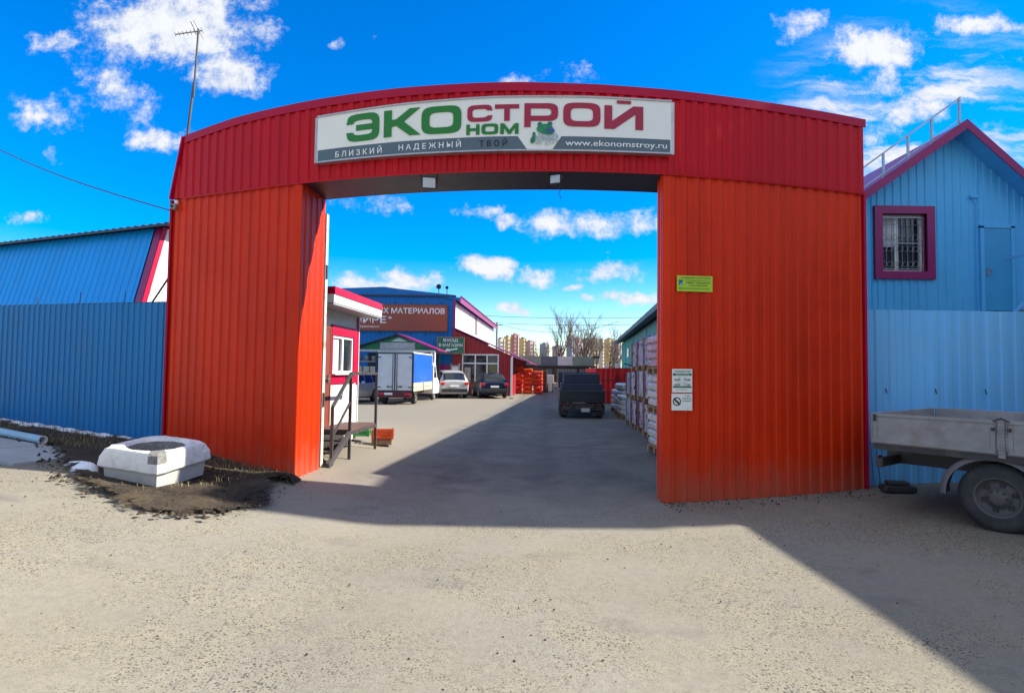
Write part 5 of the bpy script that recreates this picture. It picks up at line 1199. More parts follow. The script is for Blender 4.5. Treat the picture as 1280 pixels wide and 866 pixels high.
rf.prism([(SXR+.35, SY-.15, SZ-.28), (SXR+.35, SY-.15, SZ-.12), (-8.6, SY-.15+.1, SZ+.56), (SXL, SY-.05, SZ+.2), (SXL, SY-.05, SZ+.1), (-8.6, SY-.05, SZ+.46)], (ax*SD, SD+.2, 0)); rf.build('roof', M['storeblue'], sh)
ev = MB(); ev.prism([(SXR+.36, SY-.16, SZ-.44), (SXR+.40, SY-.16, SZ-.44), (SXR+.40, SY-.16, SZ-.08), (SXR+.36, SY-.16, SZ-.08)], (ax*SD, SD+.2, 0))
for k in range(40): ev.box((SXR+.43+ax*SD*k/40, SY+SD*k/40, SZ-.05), (.12, .3, .07))
ev.build('eave_trim', M['purple'], sh)
wd_ = MB()
for k in (10.2, 11.0): wd_.box((SXR+ax*k+.05, SY+k, SZ-1.2), (.06, .22, 1.5))
wd_.build('side_window', M['greyboard'], sh)
MB().quad((SXL, SY+.1, 0), (SXL, SY+SD, 0), (SXL, SY+SD, SZ), (SXL, SY+.1, SZ)).quad((SXL, SY+SD, 0), (SXR+ax*SD, SY+SD, 0), (SXR+ax*SD, SY+SD, SZ), (SXL, SY+SD, SZ)).build('rear_wall', M['storeblue'], sh)
st_ = MB()
for row, z in enumerate((6.12, 4.02)):
    for k in range(7): st_.box((-10.9+k*1.03, SY-.06, z), (.07, .06, .07), .0, .01)
st_.build('bracket', M['navy'], sh)
MB().box((-4.52, SY-.05, 1.02), (1.25, .07, 2.0)).build('plinth', M['purple'], sh)
for (dx, r, lab) in ((-.75, .17, 'larger satellite dish on the corner of the blue shop roof'), (-.20, .11, 'smaller satellite dish at the very end of the blue shop roof')):
    sdn = thing('satellite_dish', lab, 'satellite dish', (SXR+dx-.35, SY+.1, SZ+.2), 0, 'satellite dishes on the shop roof')
    MB().bar((0, 0, -.2), (0, 0, .2+r), .05).build('mast', M['railgrey'], sdn, True)
    MB().lathe([(0, .08), (r*.5, .05), (r, -.04), (r, -.06), (r*.5, .03), (0, .06)], (0, -.05, .25+r), 'y', 16).build('dish', M['dark'], sdn, True); MB().bar((0, -.1, .25), (0, -.3, .3+r), .02).build('arm', M['dark'], sdn, True)
bb = thing('billboard', 'wide rust brown billboard with white capitals on the blue shop wall', 'billboard', (-7.8, SY-.12, 5))
YB = SY-.16; bx0, bx1, bz0, bz1 = -11.6, -4.36, 4.25, 5.93
MB().box(((bx0+bx1)/2, SY-.10, (bz0+bz1)/2), (bx1-bx0, .10, bz1-bz0)).build('board', M['bboard'], bb)
fr = MB()
for z in (bz0-.03, bz1+.03): fr.box(((bx0+bx1)/2, SY-.10, z), (bx1-bx0+.12, .12, .06))
fr.box((bx1+.03, SY-.10, (bz0+bz1)/2), (.06, .12, bz1-bz0)); fr.build('frame', M['brown'], bb)
def btext(s, x0, x1, z0, z1, bold=.012):
    lettering(mb := MB(), s, lambda a, b: Vector((x0+(x1-x0)*a, YB, z0+(z1-z0)*b)), bold); put_letters(mb, M['lwhite'], bb)
X_ = lambda p: (p-640)/720*SY
btext('НЫХ МАТЕРИАЛОВ', X_(464), X_(555.5), 5.37, 5.75, .014); btext('МИРЕ', X_(440), X_(482.5), 4.72, 5.18, .014); btext('*', X_(485), X_(489.5), 4.99, 5.18, .01); btext('стремимся', X_(447), X_(474), 4.39, 4.52, .01)
ws = thing('entrance_sign', 'dark green sign with white entrance lettering and an arrow pointing left', 'sign', (-4.1, SY-.4, 3.4))
gx0, gx1, gz0_, gz1 = X_(547)*.985, X_(579.5)*.985, 2.76, 3.78; YG = SY-.55
MB().box(((gx0+gx1)/2, YG, (gz0_+gz1)/2), (gx1-gx0, .08, gz1-gz0_)).build('board', M['sgreen'], ws)
fr = MB()
for z in (gz0_-.02, gz1+.02): fr.box(((gx0+gx1)/2, YG, z), (gx1-gx0+.1, .10, .05))
for x in (gx0-.025, gx1+.025): fr.box((x, YG, (gz0_+gz1)/2), (.05, .10, gz1-gz0_))
fr.build('frame', M['wood'], ws)
for q in (-.4, .4): MB().bar(((gx0+gx1)/2+q, YG+.04, 3.5), ((gx0+gx1)/2+q, SY, 3.5), .05).build('bracket', M['dark'], ws)
def gtext(s, x0, x1, z0, z1): lettering(mb := MB(), s, lambda a, b: Vector((gx0+(gx1-gx0)*(x0+(x1-x0)*a), YG-.044, gz0_+(gz1-gz0_)*(z0+(z1-z0)*b))), .014); put_letters(mb, M['lwhite'], ws)
gtext('ВХОД', .22, .78, .70, .93); gtext('В МАГАЗИН', .05, .95, .42, .62)
ar = MB(); gp = lambda a, b: Vector((gx0+(gx1-gx0)*a, YG-.044, gz0_+(gz1-gz0_)*b))
ar.poly([gp(.24, .13), gp(.50, .10), gp(.46, .17), gp(.78, .25), gp(.76, .33), gp(.43, .25), gp(.40, .32)]); ar.build('arrow', M['lwhite'], ws, fixn=False)
# red lean-to with the glazed entrance
an = thing('entrance_annex', 'red corrugated lean-to annex with white framed shop windows', 'annex', (-1.5, SY, 0))
ar0, ar1, zA, zB = -3.92, .06, 4.38, 2.62
az = lambda x: zA+(zB-zA)*(x-ar0)/(ar1-ar0)
gw = (-3.30, -.86, .0, 2.74); AY = SY-.02
mb = MB()
def aw(x0, x1, z0, z1): Pq, Lq = line((x0, AY-.1), (x1, AY-.1)); corr(mb, Pq, Lq, .3, .02, z0, z1)
aw(ar0, gw[0], lambda q, x, y: 0, lambda q, x, y: az(x)-.02); aw(gw[0], gw[1], lambda q, x, y: gw[3], lambda q, x, y: az(x)-.02); aw(gw[1], ar1, lambda q, x, y: 0, lambda q, x, y: az(x)-.02)
mb.build('front_wall', M['annex'], an, fixn=False)
P, Ln = line((ar1+.0, AY-.1), (ar1+ax*20, AY+20)); corr(MB(), P, Ln, .3, .02, lambda q, x, y: 0, lambda q, x, y: zB-.05).build('side_wall', M['annex'], an, fixn=False)
def arf(x, f=0): return zA+.06+(zB-zA)*(x-ar0)/(ar1-ar0)
rf = MB(); rf.prism([(ar0-.05, AY-.32, arf(ar0-.05)), (1.15, AY-.32, arf(1.15)), (1.15, AY-.32, arf(1.15)+.07), (ar0-.05, AY-.32, arf(ar0-.05)+.07)], (ax*21, 21, 0)); rf.build('roof', M['purple'], an)
gl = MB(); W_ = M['whitepl']; x0, x1, z0, z1 = gw
nb = MB().quad((x0, AY, z0), (x1, AY, z0), (x1, AY, z1), (x0, AY, z1)); wn_ = nb.build('window', M['glass'], an, fixn=False)
fr = MB(); 
for x in (x0+.04, x0+.88, x0+1.66, x1-.04): fr.box((x, AY-.12, (z0+z1)/2), (.085, .10, z1-z0-.01))
for z in (z1-.05, z1-.62): fr.box(((x0+x1)/2, AY-.125, z), (x1-x0, .10, .085))
fr.build('frame', W_, wn_)
MB().box((x0+.70, AY-.13, .40), (.32, .07, .80)).build('panel', M['annex'], an); 
do = MB().box((x0+.36, AY-.05, 1.02), (.54, .05, 2.02)).build('door', M['dark'], an)
MB().box((x0+.37, AY-.10, 1.42), (.40, .02, .86)).build('poster', M['print'], do); MB().box((x0+.37, AY-.10, .78), (.40, .02, .36)).build('poster', M['posteryellow'], do)
MB().box((x0+.1, AY-.09, 1.0), (.03, .05, .3)).build('handle', M['galv'], do)
for (x, lab) in ((-3.72, 'pale notice board stand left of the shop entrance'),):
    nbd = thing('notice_board', lab, 'notice board', (x, AY-.5, 0)); MB().box((x, AY-.5, 1.35), (.46, .05, 1.25)).build('board', M['greyboard'], nbd); MB().box((x, AY-.53, 1.62), (.36, .012, .50)).build('sheet', M['signwhite'], nbd); MB().box((x+.27, AY-.5, 1.05), (.07, .07, 2.1)).box((x-.25, AY-.5, 1.05), (.05, .05, 2.1)).build('leg', M['plank'], nbd)
cp = thing('canopy_post', 'white post carrying the low corner of the red annex roof', 'post', (0.02, 34.6, 0)); MB().bar((0.0, 34.6, 0), (0.0, 34.6, 2.45), .13).build('post', M['whitepl'], cp); MB().bar((0.0, 34.6, 2.4), (.06, 38.1, 2.62), .10).build('beam', M['purple'], cp); MB().box((0, 34.6, .03), (.26, .26, .06)).build('foot', M['concrete'], cp)

# green gabled sales shed in front of the shop
gs_ = thing('sales_shed', 'open sales shed with a green gable and weathered grey sign board behind the delivery truck', 'shed', (-6.9, 34, 0))
GY = 33.6; gx0, gx1, gpk, gev, gpx = -9.2, -4.62, 3.62, 2.86, -6.62
MB().prism([(gx0, GY, gev-.12), (gx1, GY, gev-.12), (gx1, GY, gev), (gpx, GY, gpk), (gx0, GY, gev-.02)], (0, .08, 0)).build('gable', M['green'], gs_)
MB().box((-6.67, GY-.03, 3.02), (2.05, .04, .40)).build('sign_board', M['greyboard'], gs_); MB().prism([(-7.1, GY-.03, 3.28), (-6.1, GY-.03, 3.28), (-6.62, GY-.03, 3.5)], (0, .02, 0)).build('vent_panel', M['vanwhite'], gs_)
MB().box(((gx0+gx1)/2, GY-.14, gev-.13), (gx1-gx0+.2, .30, .12)).build('canopy', M['greyboard'], gs_)
rf = MB().prism([(gx0-.3, GY-.35, gev-.10), (gpx, GY-.35, gpk+.04), (gpx, GY-.35, gpk+.11), (gx0-.3, GY-.35, gev-.03)], (.1, 3.6, 0)).build('roof', M['navy'], gs_)
MB().prism([(gpx, GY-.36, gpk+.04), (gx1+.35, GY-.36, gev-.10), (gx1+.35, GY-.36, gev-.02), (gpx, GY-.36, gpk+.12)], (.1, 3.6, 0)).build('roof', M['purple'], gs_)
for x in (gx0+.05, -7.9, -6.2, gx1-.05): MB().box((x, GY, 1.37), (.10, .10, 2.74)).build('post', M['whitepl'] if x > -5 else M['dark'], gs_)
MB().box(((gx0+gx1)/2, GY+3.2, 1.35), (gx1-gx0, .06, 2.7)).build('back_wall', M['navy'], gs_)
for z in (.75, 1.45, 2.1): MB().box((-8.55, GY+.7, z), (1.25, .9, .05)).build('shelf', M['greyboard'], gs_)
MB().tube([(gx1+.16, GY-.3, .05), (gx1+.16, GY-.3, 2.75)], .055, 8).build('downpipe', M['whitepl'], gs_)
rs = random.Random(2)
for (z, nm, mm, lab) in ((.775, 'paint_bucket', 'whitepl', 'bottom'), (1.475, 'cardboard_box', 'plank', 'middle'), (2.125, 'paint_bucket', 'galv', 'top')):
    for k in range(3):
        x = -8.98+k*.42
        if nm == 'cardboard_box': o = MB().box((x, GY+.42, z+.17), (.34, .30, .34), rs.uniform(-.1, .1), .01).build(nm, M[mm])
        else: o = MB().lathe([(0, 0), (.13, 0), (.15, .30), (.155, .31), (0, .32)], (x, GY+.42, z), 'z', 14).build(nm, M[mm])
        tag(o, {'paint_bucket': 'bucket', 'cardboard_box': 'carton'}[nm]+f' on the {lab} shelf of the green gabled shed, {("nearest the booth", "in the middle of its row", "nearest the delivery truck")[k]}', 'bucket' if nm == 'paint_bucket' else 'box', f'goods on the {lab} shed shelf')

# ------------------------------------------------------------------ stacked goods on the left beyond the annex
rs = random.Random(9)
rows = [(0, 0, 'front lower'), (1, 0, 'front lower'), (2, 0, 'front lower'), (0, 1, 'upper'), (1, 1, 'upper'), (2, 1, 'upper')]
words = {(0, 0): 'bottom of the orange stack, next to the white canopy post', (1, 0): 'bottom of the orange stack, middle column', (2, 0): 'bottom of the orange stack, next to the white board',
         (0, 1): 'top of the orange stack, next to the white canopy post', (1, 1): 'top of the orange stack, middle column', (2, 1): 'top of the orange stack, next to the white board'}
for (i, j) in words:
    x = .42+i*.76; w, h = .72, (.92, .98, .90)[i] if j == 0 else (1.12, .86, .78)[i]; z = 0 if j == 0 else (.92, .98, .90)[i]
    t = thing('plastic_tank', 'glossy orange-red plastic tank block, '+words[(i, j)], 'tank', (x, 42.3, z), rs.uniform(-.06, .06), 'orange tanks stacked by the annex')
    b = MB()
    for k in range(3): b.box((0, .4, h*(k+.5)/3), (w-.04*(k % 2), 1.5, h/3-.03), 0, .07)
    b.build('body', M['orange'] if (i+j) % 2 or j else M['redorange'], t, True)
    MB().lathe([(0, .0), (.14, 0), (.15, -.06), (.12, -.08), (0, -.08)], (rs.uniform(-.12, .12), -.34, h*.5), 'y', 12).build('cap', M['orange'] if j == 0 else M['redorange'], t, True)
    MB().box((w*.3, -.36, h*.5), (.05, .04, h*.7), 0, .01).box((-w*.3, -.36, h*.5), (.05, .04, h*.7), 0, .01).build('rib', M['redorange'], t, True)
wbd = thing('white_panel', 'white panel standing upright beside the orange tanks', 'panel', (3.05, 45.5, 0)); MB().box((3.05, 45.5, .72), (.55, .10, 1.3), 0, .01).build('board', M['signwhite'], wbd); MB().box((2.85, 45.6, .35), (.06, .4, .7)).box((3.25, 45.6, .35), (.06, .4, .7)).build('leg', M['dark'], wbd)
MB_ = MB().box((2.62, 45.2, .85), (.30, .6, 1.7), 0, .03).box((2.62, 45.2, 1.75), (.2, .4, .1)); tag(MB_.build('steel_cabinet', M['brownwall']), 'dark narrow cabinet between the orange tanks and the white panel', 'cabinet')
# overhead trestle across the end of the yard
tr_ = thing('pipe_trestle', 'overhead trestle of patched pale and slate panels on dark legs across the yard end', 'trestle', (2, 60, 0))
xs_ = [-1.6, 1.1, 3.05, 4.75, 6.3, 8.6]; mm = ['panel', 'panelgreen', 'paneldark', 'vanwhite', 'panelgreen']
for a, b_, k in zip(xs_, xs_[1:], mm): MB().box(((a+b_)/2, 60, 2.72), (b_-a-.02, .5, .92)).build('panel', M[k], tr_)
MB().box((3.5, 60, 2.16), (10.4, .7, .14)).box((8.75, 60, 3.15), (.7, .7, .2)).build('beam', M['dark'], tr_)
for x in (-.2, 1.5, 3.4, 6.9, 8.45): MB().box((x, 60, 1.05), (.22 if x < 8 else .4, .22, 2.1)).build('leg', M['dark'], tr_)
MB().bar((1.5, 60, .5), (3.4, 60, 2.1), .09).bar((3.4, 60, .5), (1.5, 60, 2.1), .09).build('brace', M['brownwall'], tr_)
bs_ = thing('brown_shed', 'low dark brown shed behind the trestle', 'shed', (6, 66, 0)); MB().box((5.2, 66, 1.1), (7.0, 3, 2.2)).build('wall', M['brownwall'], bs_); MB().prism([(1.5, 64.2, 2.2), (8.9, 64.2, 2.2), (8.9, 66, 2.75), (1.5, 66, 2.75)], (0, .05, .06)).build('roof', M['navy'], bs_); MB().box((3.9, 64.47, .95), (1.3, .05, 1.9)).build('door', M['paneldark'], bs_)
gf = thing('concrete_fence', 'grey concrete panel fence closing the far end of the yard', 'fence', (10, 62, 0))
for k in range(12): MB().box((5.6+k*1.52, 62, .95), (1.48, .12, 1.9)).build('panel', M['greyfence'], gf)
kb_ = MB().box((4.9, 57, .28), (3.2, .5, .5), 0, .05); tag(kb_.build('timber_stack', M['plank']), 'low stack of pale boards lying at the yard end', 'boards')
for (x, z, lab) in ((6.55, 1.35, 'small white roof vent standing just above the black truck'), (7.55, 1.62, 'white bollard cap seen right of the black truck'), (8.45, 1.75, 'grey and white box on a post near the red tarpaulin')):
    t = thing('marker_post', lab, 'post', (x, 46, 0)); MB().box((x, 46, z/2), (.12, .12, z)).build('post', M['dark'], t); MB().box((x, 46, z+.28), (.34, .3, .62), 0, .03).build('cap', M['whitepl'], t)

# ------------------------------------------------------------------ goods along the right side of the lane
rc = thing('tarped_container', 'long box container wrapped in red tarpaulin beyond the black truck', 'container', (5.7, 32, 0))
def wrap(mb, x0, x1, y0, y1, z0, z1, seed, nx=16, nz=8, amp=.05):
    r_ = random.Random(seed)
    for (pa, pb, nrm) in (((x0, y0), (x1, y0), (0, -1)), ((x0, y1), (x0, y0), (-1, 0))):
        vs = []; fs = []
        for j in range(nz+1):
            for i in range(nx+1):
                f = i/nx; w = amp*math.sin(f*23+seed)*(1-j/nz*.6)+r_.uniform(-.3, .3)*amp
                if i in (0, nx) : w = 0
                vs.append((pa[0]+(pb[0]-pa[0])*f+nrm[0]*w, pa[1]+(pb[1]-pa[1])*f+nrm[1]*w, z0+(z1-z0)*j/nz+(r_.uniform(-.03, .03) if j == 0 else 0)))
        for j in range(nz):
            for i in range(nx): fs.append((j*(nx+1)+i, j*(nx+1)+i+1, (j+1)*(nx+1)+i+1, (j+1)*(nx+1)+i))
        mb.add(vs, fs, True)
    mb.quad((x0, y0, z1), (x1, y0, z1), (x1, y1, z1), (x0, y1, z1)); mb.quad((x1, y0, z0), (x1, y1, z0), (x1, y1, z1), (x1, y0, z1)); mb.quad((x0, y1, z0), (x1, y1, z0), (x1, y1, z1), (x0, y1, z1)); return mb
wrap(MB(), 4.55, 5.55, 31, 35.5, .02, 1.86, 1).build('tarpaulin', M['redtarp'], rc, fixn=False); wrap(MB(), 5.56, 7.4, 32.2, 37, .9, 1.90, 5).build('tarpaulin', M['redtarp'], rc, fixn=False); MB().box((6.5, 34.8, .45), (1.7, 4.0, .88)).build('container', M['brownwall'], rc)
rp2 = MB()
for z in (.6, 1.25): rp2.tube([(5.6, 30.95, z), (5.0, 30.93, z-.02), (4.5, 30.96, z), (4.48, 33, z), (4.5, 35.5, z)], .018, 5)
rp2.build('rope', M['dark'], rc)
def pallet(name, label, x, y, z, rz, w, d, h, body, group, straps=True, bag=False, seed=0):
    t = thing(name, label, 'pallet load', (x, y, z), rz, group)
    p = MB()
    for k in range(5): p.box((-w/2+w*(k+.5)/5, 0, .125), (w/5-.03, d, .022))
    for k in range(3): p.box((0, -d/2+.05+(d-.1)*k/2, .06), (w, .09, .10))
    p.build('pallet', M['wood'], t, True)
    r_ = random.Random(seed); b = MB()
    if bag:
        nl = 4
        for k in range(nl):
            zz_ = .14+(h-.14)*k/nl; hh = (h-.14)/nl
            for i in range(2): b.box((-w/4+w/2*i, r_.uniform(-.02, .02), zz_+hh/2), (w/2-.01, d*r_.uniform(.93, .99), hh*.97), r_.uniform(-.03, .03), hh*.32)
    else:
        nl, nc = 7, 5
        for k in range(nl):
            zz_ = .14+(h-.14)*k/nl; hh = (h-.14)/nl; off = .5*(k % 2)
            for i in range(nc):
                for (cx, cy, dx, dy) in ((-w/2+w*(i+.5)/nc, -d/2+.06, w/nc-.008, .12), (-w/2+.06, -d/2+d*(i+.5)/nc, .12, d/nc-.008)): b.box((cx+r_.uniform(-.004, .004), cy+r_.uniform(-.004, .004), zz_+hh/2), (dx, dy, hh-.008))
        b.box((.05, .05, .14+(h-.14)/2), (w-.14, d-.14, h-.15))
    b.build('bags' if bag else 'bricks', body, t, True)
    f = MB(); n_ = 14
    film = M['filmwhite'] if bag else M['film']
    for sgn in (-1,):
        vs = []; fs = []
        for j in range(9):
            for i in range(n_+1): vs.append((-w/2-.012+.010*math.sin(i*2.3+j*1.7+seed), -d/2+d*(.30+.50*i/n_), .14+(h-.16)*j/8))
        for j in range(8):
            for i in range(n_):
                if r_.random() > .10: fs.append((j*(n_+1)+i, j*(n_+1)+i+1, (j+1)*(n_+1)+i+1, (j+1)*(n_+1)+i))
        f.add(vs, fs, True)
    if not bag: f.build('film', film, t, True, False)
    if straps:
        s_ = MB()
        for q in (-.25, .25): s_.box((w*q, -d/2-.006, h/2+.06), (.03, .006, h-.12)).box((-w/2-.03, d*q, h/2+.06), (.006, .03, h-.12))
        s_.build('strap', M['dark'], t, True)
    return t
tier = ['bottom', 'middle', 'top']; order = ['nearest the red pillar', 'second from the red pillar', 'third from the red pillar', 'fourth from the red pillar', 'farthest from the red pillar']
rs = random.Random(21)
for i in range(5):
    y = 13.1+i*1.34; x = 3.80+AX*(y-13.1)*1.3
    for j in range(3):
        if i == 4 and j == 2: continue
        h = .84; pallet('brick_pallet', f'{tier[j]} film wrapped brick pallet in the stack {order[i]}', x+rs.uniform(-.04, .04), y+rs.uniform(-.03, .03), g(x, y)+j*.845-.0, rs.uniform(-.04, .02)+.03, 1.0, 1.08, .84, M['brick'] if (i+2*j) % 4 else M['brickgrey'], 'brick pallets stacked along the lane', seed=i*3+j)
for j in range(3):
    x, y = 3.33, 11.75; pallet('bag_pallet', f'{tier[j]} pallet of plastic wrapped bags just inside the red pillar', x+rs.uniform(-.03, .03), y, g(x, y)+j*.80, rs.uniform(-.05, .05), .92, 1.0, .79, M['filmwhite'] if j < 2 else M['filmpink'], 'bag pallets inside the pillar', bag=True, straps=False, seed=40+j)
for k, (x, y, h, lab) in enumerate(((4.55, 21.0, .85, 'whitish wrapped bag pallet nearest to the brick stacks'), (4.75, 22.6, 1.25, 'taller whitish wrapped bag pallet between two lower ones'), (4.92, 24.4, .95, 'whitish wrapped bag pallet nearest to the red tarpaulin'))):
    pallet('bag_pallet', lab, x, y, 0, .08, 1.15, 1.3, h, M['filmwhite'], 'white bag pallets along the lane', bag=True, straps=False, seed=60+k)
ls = thing('lean_to_shelter', 'low burgundy roofed lean-to above the brick stacks', 'shelter', (6.5, 17, 0))
MB().prism([(4.75, 13, 2.62), (7.4, 13, 3.45), (7.4, 13, 3.52), (4.75, 13, 2.70)], (1.0, 9, 0)).build('roof', M['purple'], ls)
for (x, y) in ((4.95, 13.2), (5.85, 21.5)): MB().box((x, y, 1.3), (.10, .10, 2.6)).build('post', M['dark'], ls)
MB().quad((7.3, 13.1, 0), (8.2, 22, 0), (8.2, 22, 3.4), (7.3, 13.1, 3.4)).build('back_wall', M['brownwall'], ls)
wh = thing('teal_warehouse', 'long teal warehouse with a dark overhanging roof on the far right of the lane', 'building', (9, 40, 0))
ea = Vector((6.31, 20.0)); eb = Vector((12.5, 70.5)); wd2 = (eb-ea).normalized(); wn2 = Vector((-wd2.y, wd2.x))
def WP(s, o, z): p = ea+wd2*s-wn2*o; return (p.x, p.y, z)
LW = (eb-ea).length
P, Ln = line(WP(.3, .9, 0)[:2], WP(LW-.6, .9, 0)[:2], -1)
def Pw(s): p = Vector(WP(.3+s, .9, 0)); return p.x, p.y, wn2.x, wn2.y
corr(MB(), Pw, LW-.9, .35, .02, lambda q, x, y: 0, lambda q, x, y: 5.1).build('wall', M['teal'], wh, fixn=False)
bw = MB(); bw.add([WP(LW-.6, .9, 0), WP(LW-.6, 9.6, 0), WP(LW-.6, 9.6, 5.1), WP(LW-.6, 5.2, 6.3), WP(LW-.6, .9, 5.1)], [(0, 1, 2, 3, 4)]); bw.add([WP(.3, .9, 0), WP(.3, 9.6, 0), WP(.3, 9.6, 5.1), WP(.3, 5.2, 6.3), WP(.3, .9, 5.1)], [(0, 1, 2, 3, 4)]); bw.quad(WP(.3, 9.6, 0), WP(LW-.6, 9.6, 0), WP(LW-.6, 9.6, 5.1), WP(.3, 9.6, 5.1)); bw.build('end_wall', M['teal'], wh)
MB().prism([WP(0, 0, 4.98), WP(0, 5.2, 6.38), WP(0, 10.4, 4.98), WP(0, 10.4, 5.10), WP(0, 5.2, 6.52), WP(0, 0, 5.30)], Vector((wd2.x, wd2.y, 0))*LW).build('roof', M['roofnavy'], wh)
MB().prism([(5.10, 9.85, 0), (5.72, 9.85, 0), (5.93, 17.6, 0), (6.9, 18.2, 0), (7.1, 20.2, 0), (6.40, 20.2, 0)], (0, 0, 5.2)).build('shadow_wing_wall', M['teal'], wh)  # hidden wing added behind the gate to extend the lane's shadow
MB().prism([(5.02, 9.75, 5.203), (5.78, 9.75, 5.203), (5.98, 17.65, 5.203), (6.95, 18.2, 5.203), (7.2, 20.3, 5.203), (6.31, 20.3, 5.203)], (0, 0, .12)).build('shadow_wing_roof', M['roofnavy'], wh)
for s in (12, 23, 34, 44): MB().bar(WP(s, .84, 0), WP(s, .84, 5.0), .10).build('downpipe', M['paleblue'], wh)
for s in (18, 28, 39): 
    MB().prism([WP(s, .86, 3.2), WP(s+2, .86, 3.2), WP(s+2, .86, 4.1), WP(s, .86, 4.1)], Vector((wn2.x, wn2.y, 0))*.03).build('window', M['glass'], wh)
sc_ = thing('scrap_heap', 'dark heap of steel offcuts between the red tarpaulin and the teal warehouse', 'heap', (8.2, 36, 0)); rs = random.Random(31); mb = MB()
for _ in range(70):
    a = Vector((rs.uniform(7.6, 9.0), rs.uniform(33, 38), rs.uniform(.2, 2.5))); mb.bar(a, a+Vector((rs.uniform(-.8, .8), rs.uniform(-.8, .8), rs.uniform(-.3, .5))), rs.uniform(.04, .16))
mb.box((8.3, 35.6, .9), (1.4, 4, 1.8)); mb.build('steel', M['navy'], sc_)

# ------------------------------------------------------------------ bare trees
def bare_tree(label, x, y, h, seed, spread=.55, forks=4):
    r_ = random.Random(seed); h *= 1.15; t = thing('bare_tree', label, 'tree', (x, y, 0), 0, 'bare trees beyond the yard')
    tk = MB(); tw = MB()
    def grow(p, d, l, r, lev):
        pts = [p]; n_ = 4
        for i in range(n_):
            d = (d+Vector((r_.uniform(-.16, .16), r_.uniform(-.16, .16), r_.uniform(-.02, .14)))).normalized(); pts.append(pts[-1]+d*l/n_)
        (tk if lev < 2 else tw).tube(pts, max(r, .012), 6 if lev < 2 else 4, max(r*.45, .008), cap=False)
        if lev >= 4: return
        for k in range(forks if lev < 2 else (3 if lev == 2 else 3)):
            f = r_.uniform(.35, 1) if lev else r_.uniform(.4, 1); q = pts[min(n_, int(f*n_))]
            a = r_.uniform(0, 6.28); s = spread*r_.uniform(.6, 1.35); nd = (d+Vector((math.cos(a)*s, math.sin(a)*s, r_.uniform(-.05, .35)))).normalized()
            grow(q, nd, l*r_.uniform(.5, .74), r*.5, lev+1)
    grow(Vector((x, y, -.05)), Vector((r_.uniform(-.1, .1), 0, 1)), h*.52, h*.014, 0)
    tk.build('trunk', M['bark'], t, fixn=False); tw.build('crown', M['twig'], t, fixn=False)
for k, a in enumerate([('tallest bare tree, rising just left above the trestle end', 6.2, 76, 9.2, 3, .5, 6), ('wide bare tree right above the end of the trestle', 8.9, 72, 8.2, 8, .75, 6), ('slender bare tree directly behind the black truck', 11.6, 78, 7.8, 12, .55, 5), ('forked bare tree next to the teal warehouse corner', 13.7, 82, 9.0, 17, .7, 6),
    ('leaning bare tree close against the teal warehouse', 14.6, 74, 6.4, 23, .8, 5), ('small bare tree in front of the slate grey tower', 4.4, 84, 7.0, 29, .6, 5), ('small faint bare tree above the orange tanks', 1.9, 88, 6.2, 35, .6, 4), ('twiggy bare tree between the wide tree and the forked tree', 10.3, 84, 8.4, 41, .6, 6)]): bare_tree(*a)

# ------------------------------------------------------------------ distant apartment towers
tower_cols = {'yellow': mat('tower_yellow', (.56, .42, .17), .8, var=.1), 'cream': mat('tower_cream', (.56, .50, .40), .8, var=.1), 'red': mat('tower_brick_red', (.42, .16, .14), .8, var=.1), 'mauve': mat('tower_mauve', (.30, .22, .26), .8, var=.1), 'slate': mat('tower_slate', (.20, .24, .30), .8, var=.1), 'pink': mat('tower_pink', (.46, .32, .30), .8, var=.1), 'win': mat('tower_window', (.10, .12, .16), .3, var=.2)}
TW = [(626, 424.5, 10, 'cream', 'narrow cream apartment tower beside the utility pole'), (634.5, 422, 9, 'yellow', 'yellow apartment tower left of the brick red one'), (644, 419.5, 10, 'red', 'brick red apartment tower among the yellow ones'), (653.5, 424, 9, 'yellow', 'yellow apartment tower right of the brick red one'), (663, 428, 12, 'pink', 'low pink apartment block above the orange tanks'), (681, 431, 12, 'slate', 'low slate grey apartment block above the trestle'), (698, 434, 14, 'mauve', 'low mauve apartment block behind the tallest bare tree'),
      (713, 421, 10, 'slate', 'tall slate grey apartment tower at the left end of the wide cluster'), (723, 424, 10, 'pink', 'pink apartment tower next to the tall slate one'), (733, 425, 9, 'mauve', 'mauve apartment tower between pink and yellow ones'), (743, 424.5, 10, 'yellow', 'bright yellow apartment tower left of the cream one'), (752, 426, 9, 'cream', 'cream apartment tower between two yellow ones'), (761.5, 425, 10, 'yellow', 'yellow apartment tower nearest the teal warehouse'), (771, 428, 11, 'pink', 'pink apartment tower ending at the teal warehouse eave'), (590, 426, 12, 'cream', 'cream apartment tower mostly behind the white shop wall')]
wmesh = None
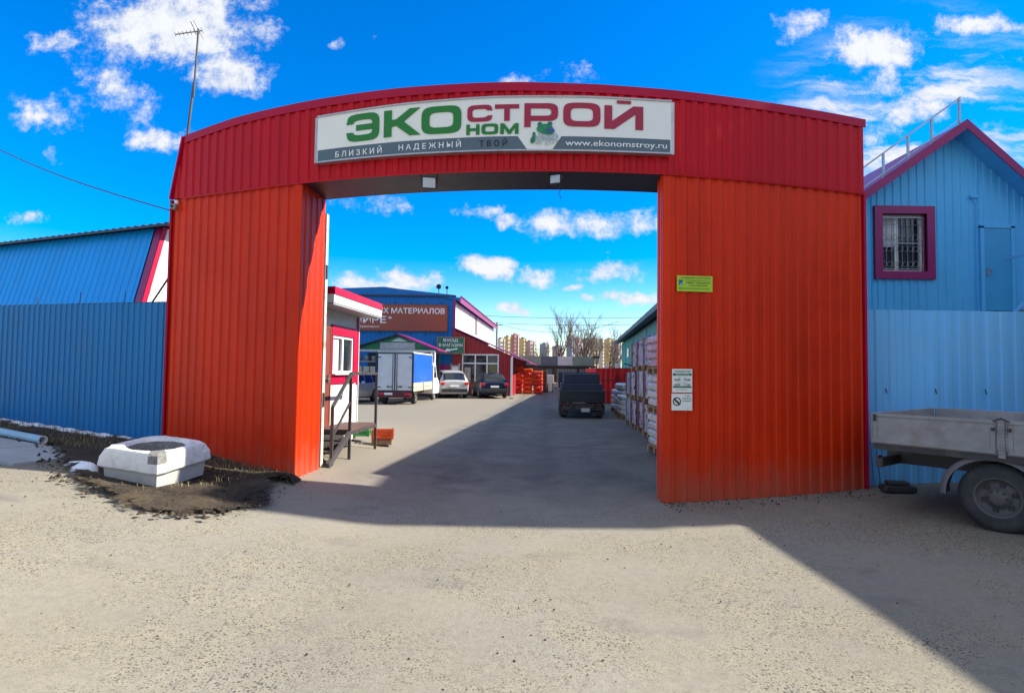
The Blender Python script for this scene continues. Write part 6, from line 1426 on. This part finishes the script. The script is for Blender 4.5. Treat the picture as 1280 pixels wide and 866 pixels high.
for k, (px, py, w, c, lab) in enumerate(TW):
    Y = 430+(k*37 % 60); x = (px-640)/720*Y; hz = 463.5+(px-640)*.0131; h = 1.7+(hz-py)*Y/720; wm_ = w/720*Y*.86; dp = wm_*.45
    t = thing('apartment_tower', lab, 'tower block', (x, Y, 0), 0, 'far apartment towers'); t.rotation_euler.z = (.75, .95, .6, 1.05)[k % 4]
    MB().box((0, 0, h/2), (wm_*.93, 2*dp-.2, h)).build('wall', tower_cols[c], t, True)
    MB().box((0, 0, h+.6), (wm_*.45, dp, 1.2)).box((0, 0, h+.1), (wm_*.96, 2*dp+.1, .25)).build('roof', tower_cols['mauve' if c != 'mauve' else 'slate'], t, True)
    MB().box((wm_*.2, -dp-.2, h/2), (wm_*.14, .6, h*.98)).build('balcony_stack', tower_cols['cream' if c != 'cream' else 'pink'], t, True)
    fl = max(6, int(h/3))
    for i in range(fl):
        for u in (-.33, -.08, .40):
            if wmesh is None:
                o = MB().box((0, 0, 0), (1.25, .12, 1.5)).build('window', tower_cols['win'], t, True); wmesh = o.data
            else:
                o = bpy.data.objects.new('window', wmesh); COL.objects.link(o); o.parent = t
            o.location = (u*wm_, -dp+.06, 1.9+i*(h-2)/fl)

# ------------------------------------------------------------------ utility pole and wires
up = thing('utility_pole', 'grey utility pole rising behind the white shop wall', 'pole', (-1.9, 71, 0)); MB().tube([(-1.9, 71, 0), (-1.88, 71, 7.6)], .17, 10, .11).build('pole', M['greyfence'], up); MB().bar((-2.6, 71, 7.25), (-1.2, 71, 7.25), .09).build('crossarm', M['dark'], up)
def wire(a, b, sag, lab, r=.02):
    a, b = Vector(a), Vector(b); pts = [a+(b-a)*(i/18)-Vector((0, 0, 4*sag*(i/18)*(1-i/18))) for i in range(19)]; tag(MB().tube(pts, r, 5).build('overhead_wire', M['cable']), lab, 'wire', 'wires across the yard')
wire((-14, 70.5, 8.9), (26, 66, 8.6), .8, 'uppermost of the wires crossing above the far yard', .026); wire((-14, 70.8, 8.2), (26, 66.5, 7.9), .9, 'middle one of the wires crossing above the far yard', .026)
wire((-1.2, 71, 7.25), (12.6, 68, 7.6), 1.1, 'lowest wire, from the utility pole to the teal warehouse roof', .026)
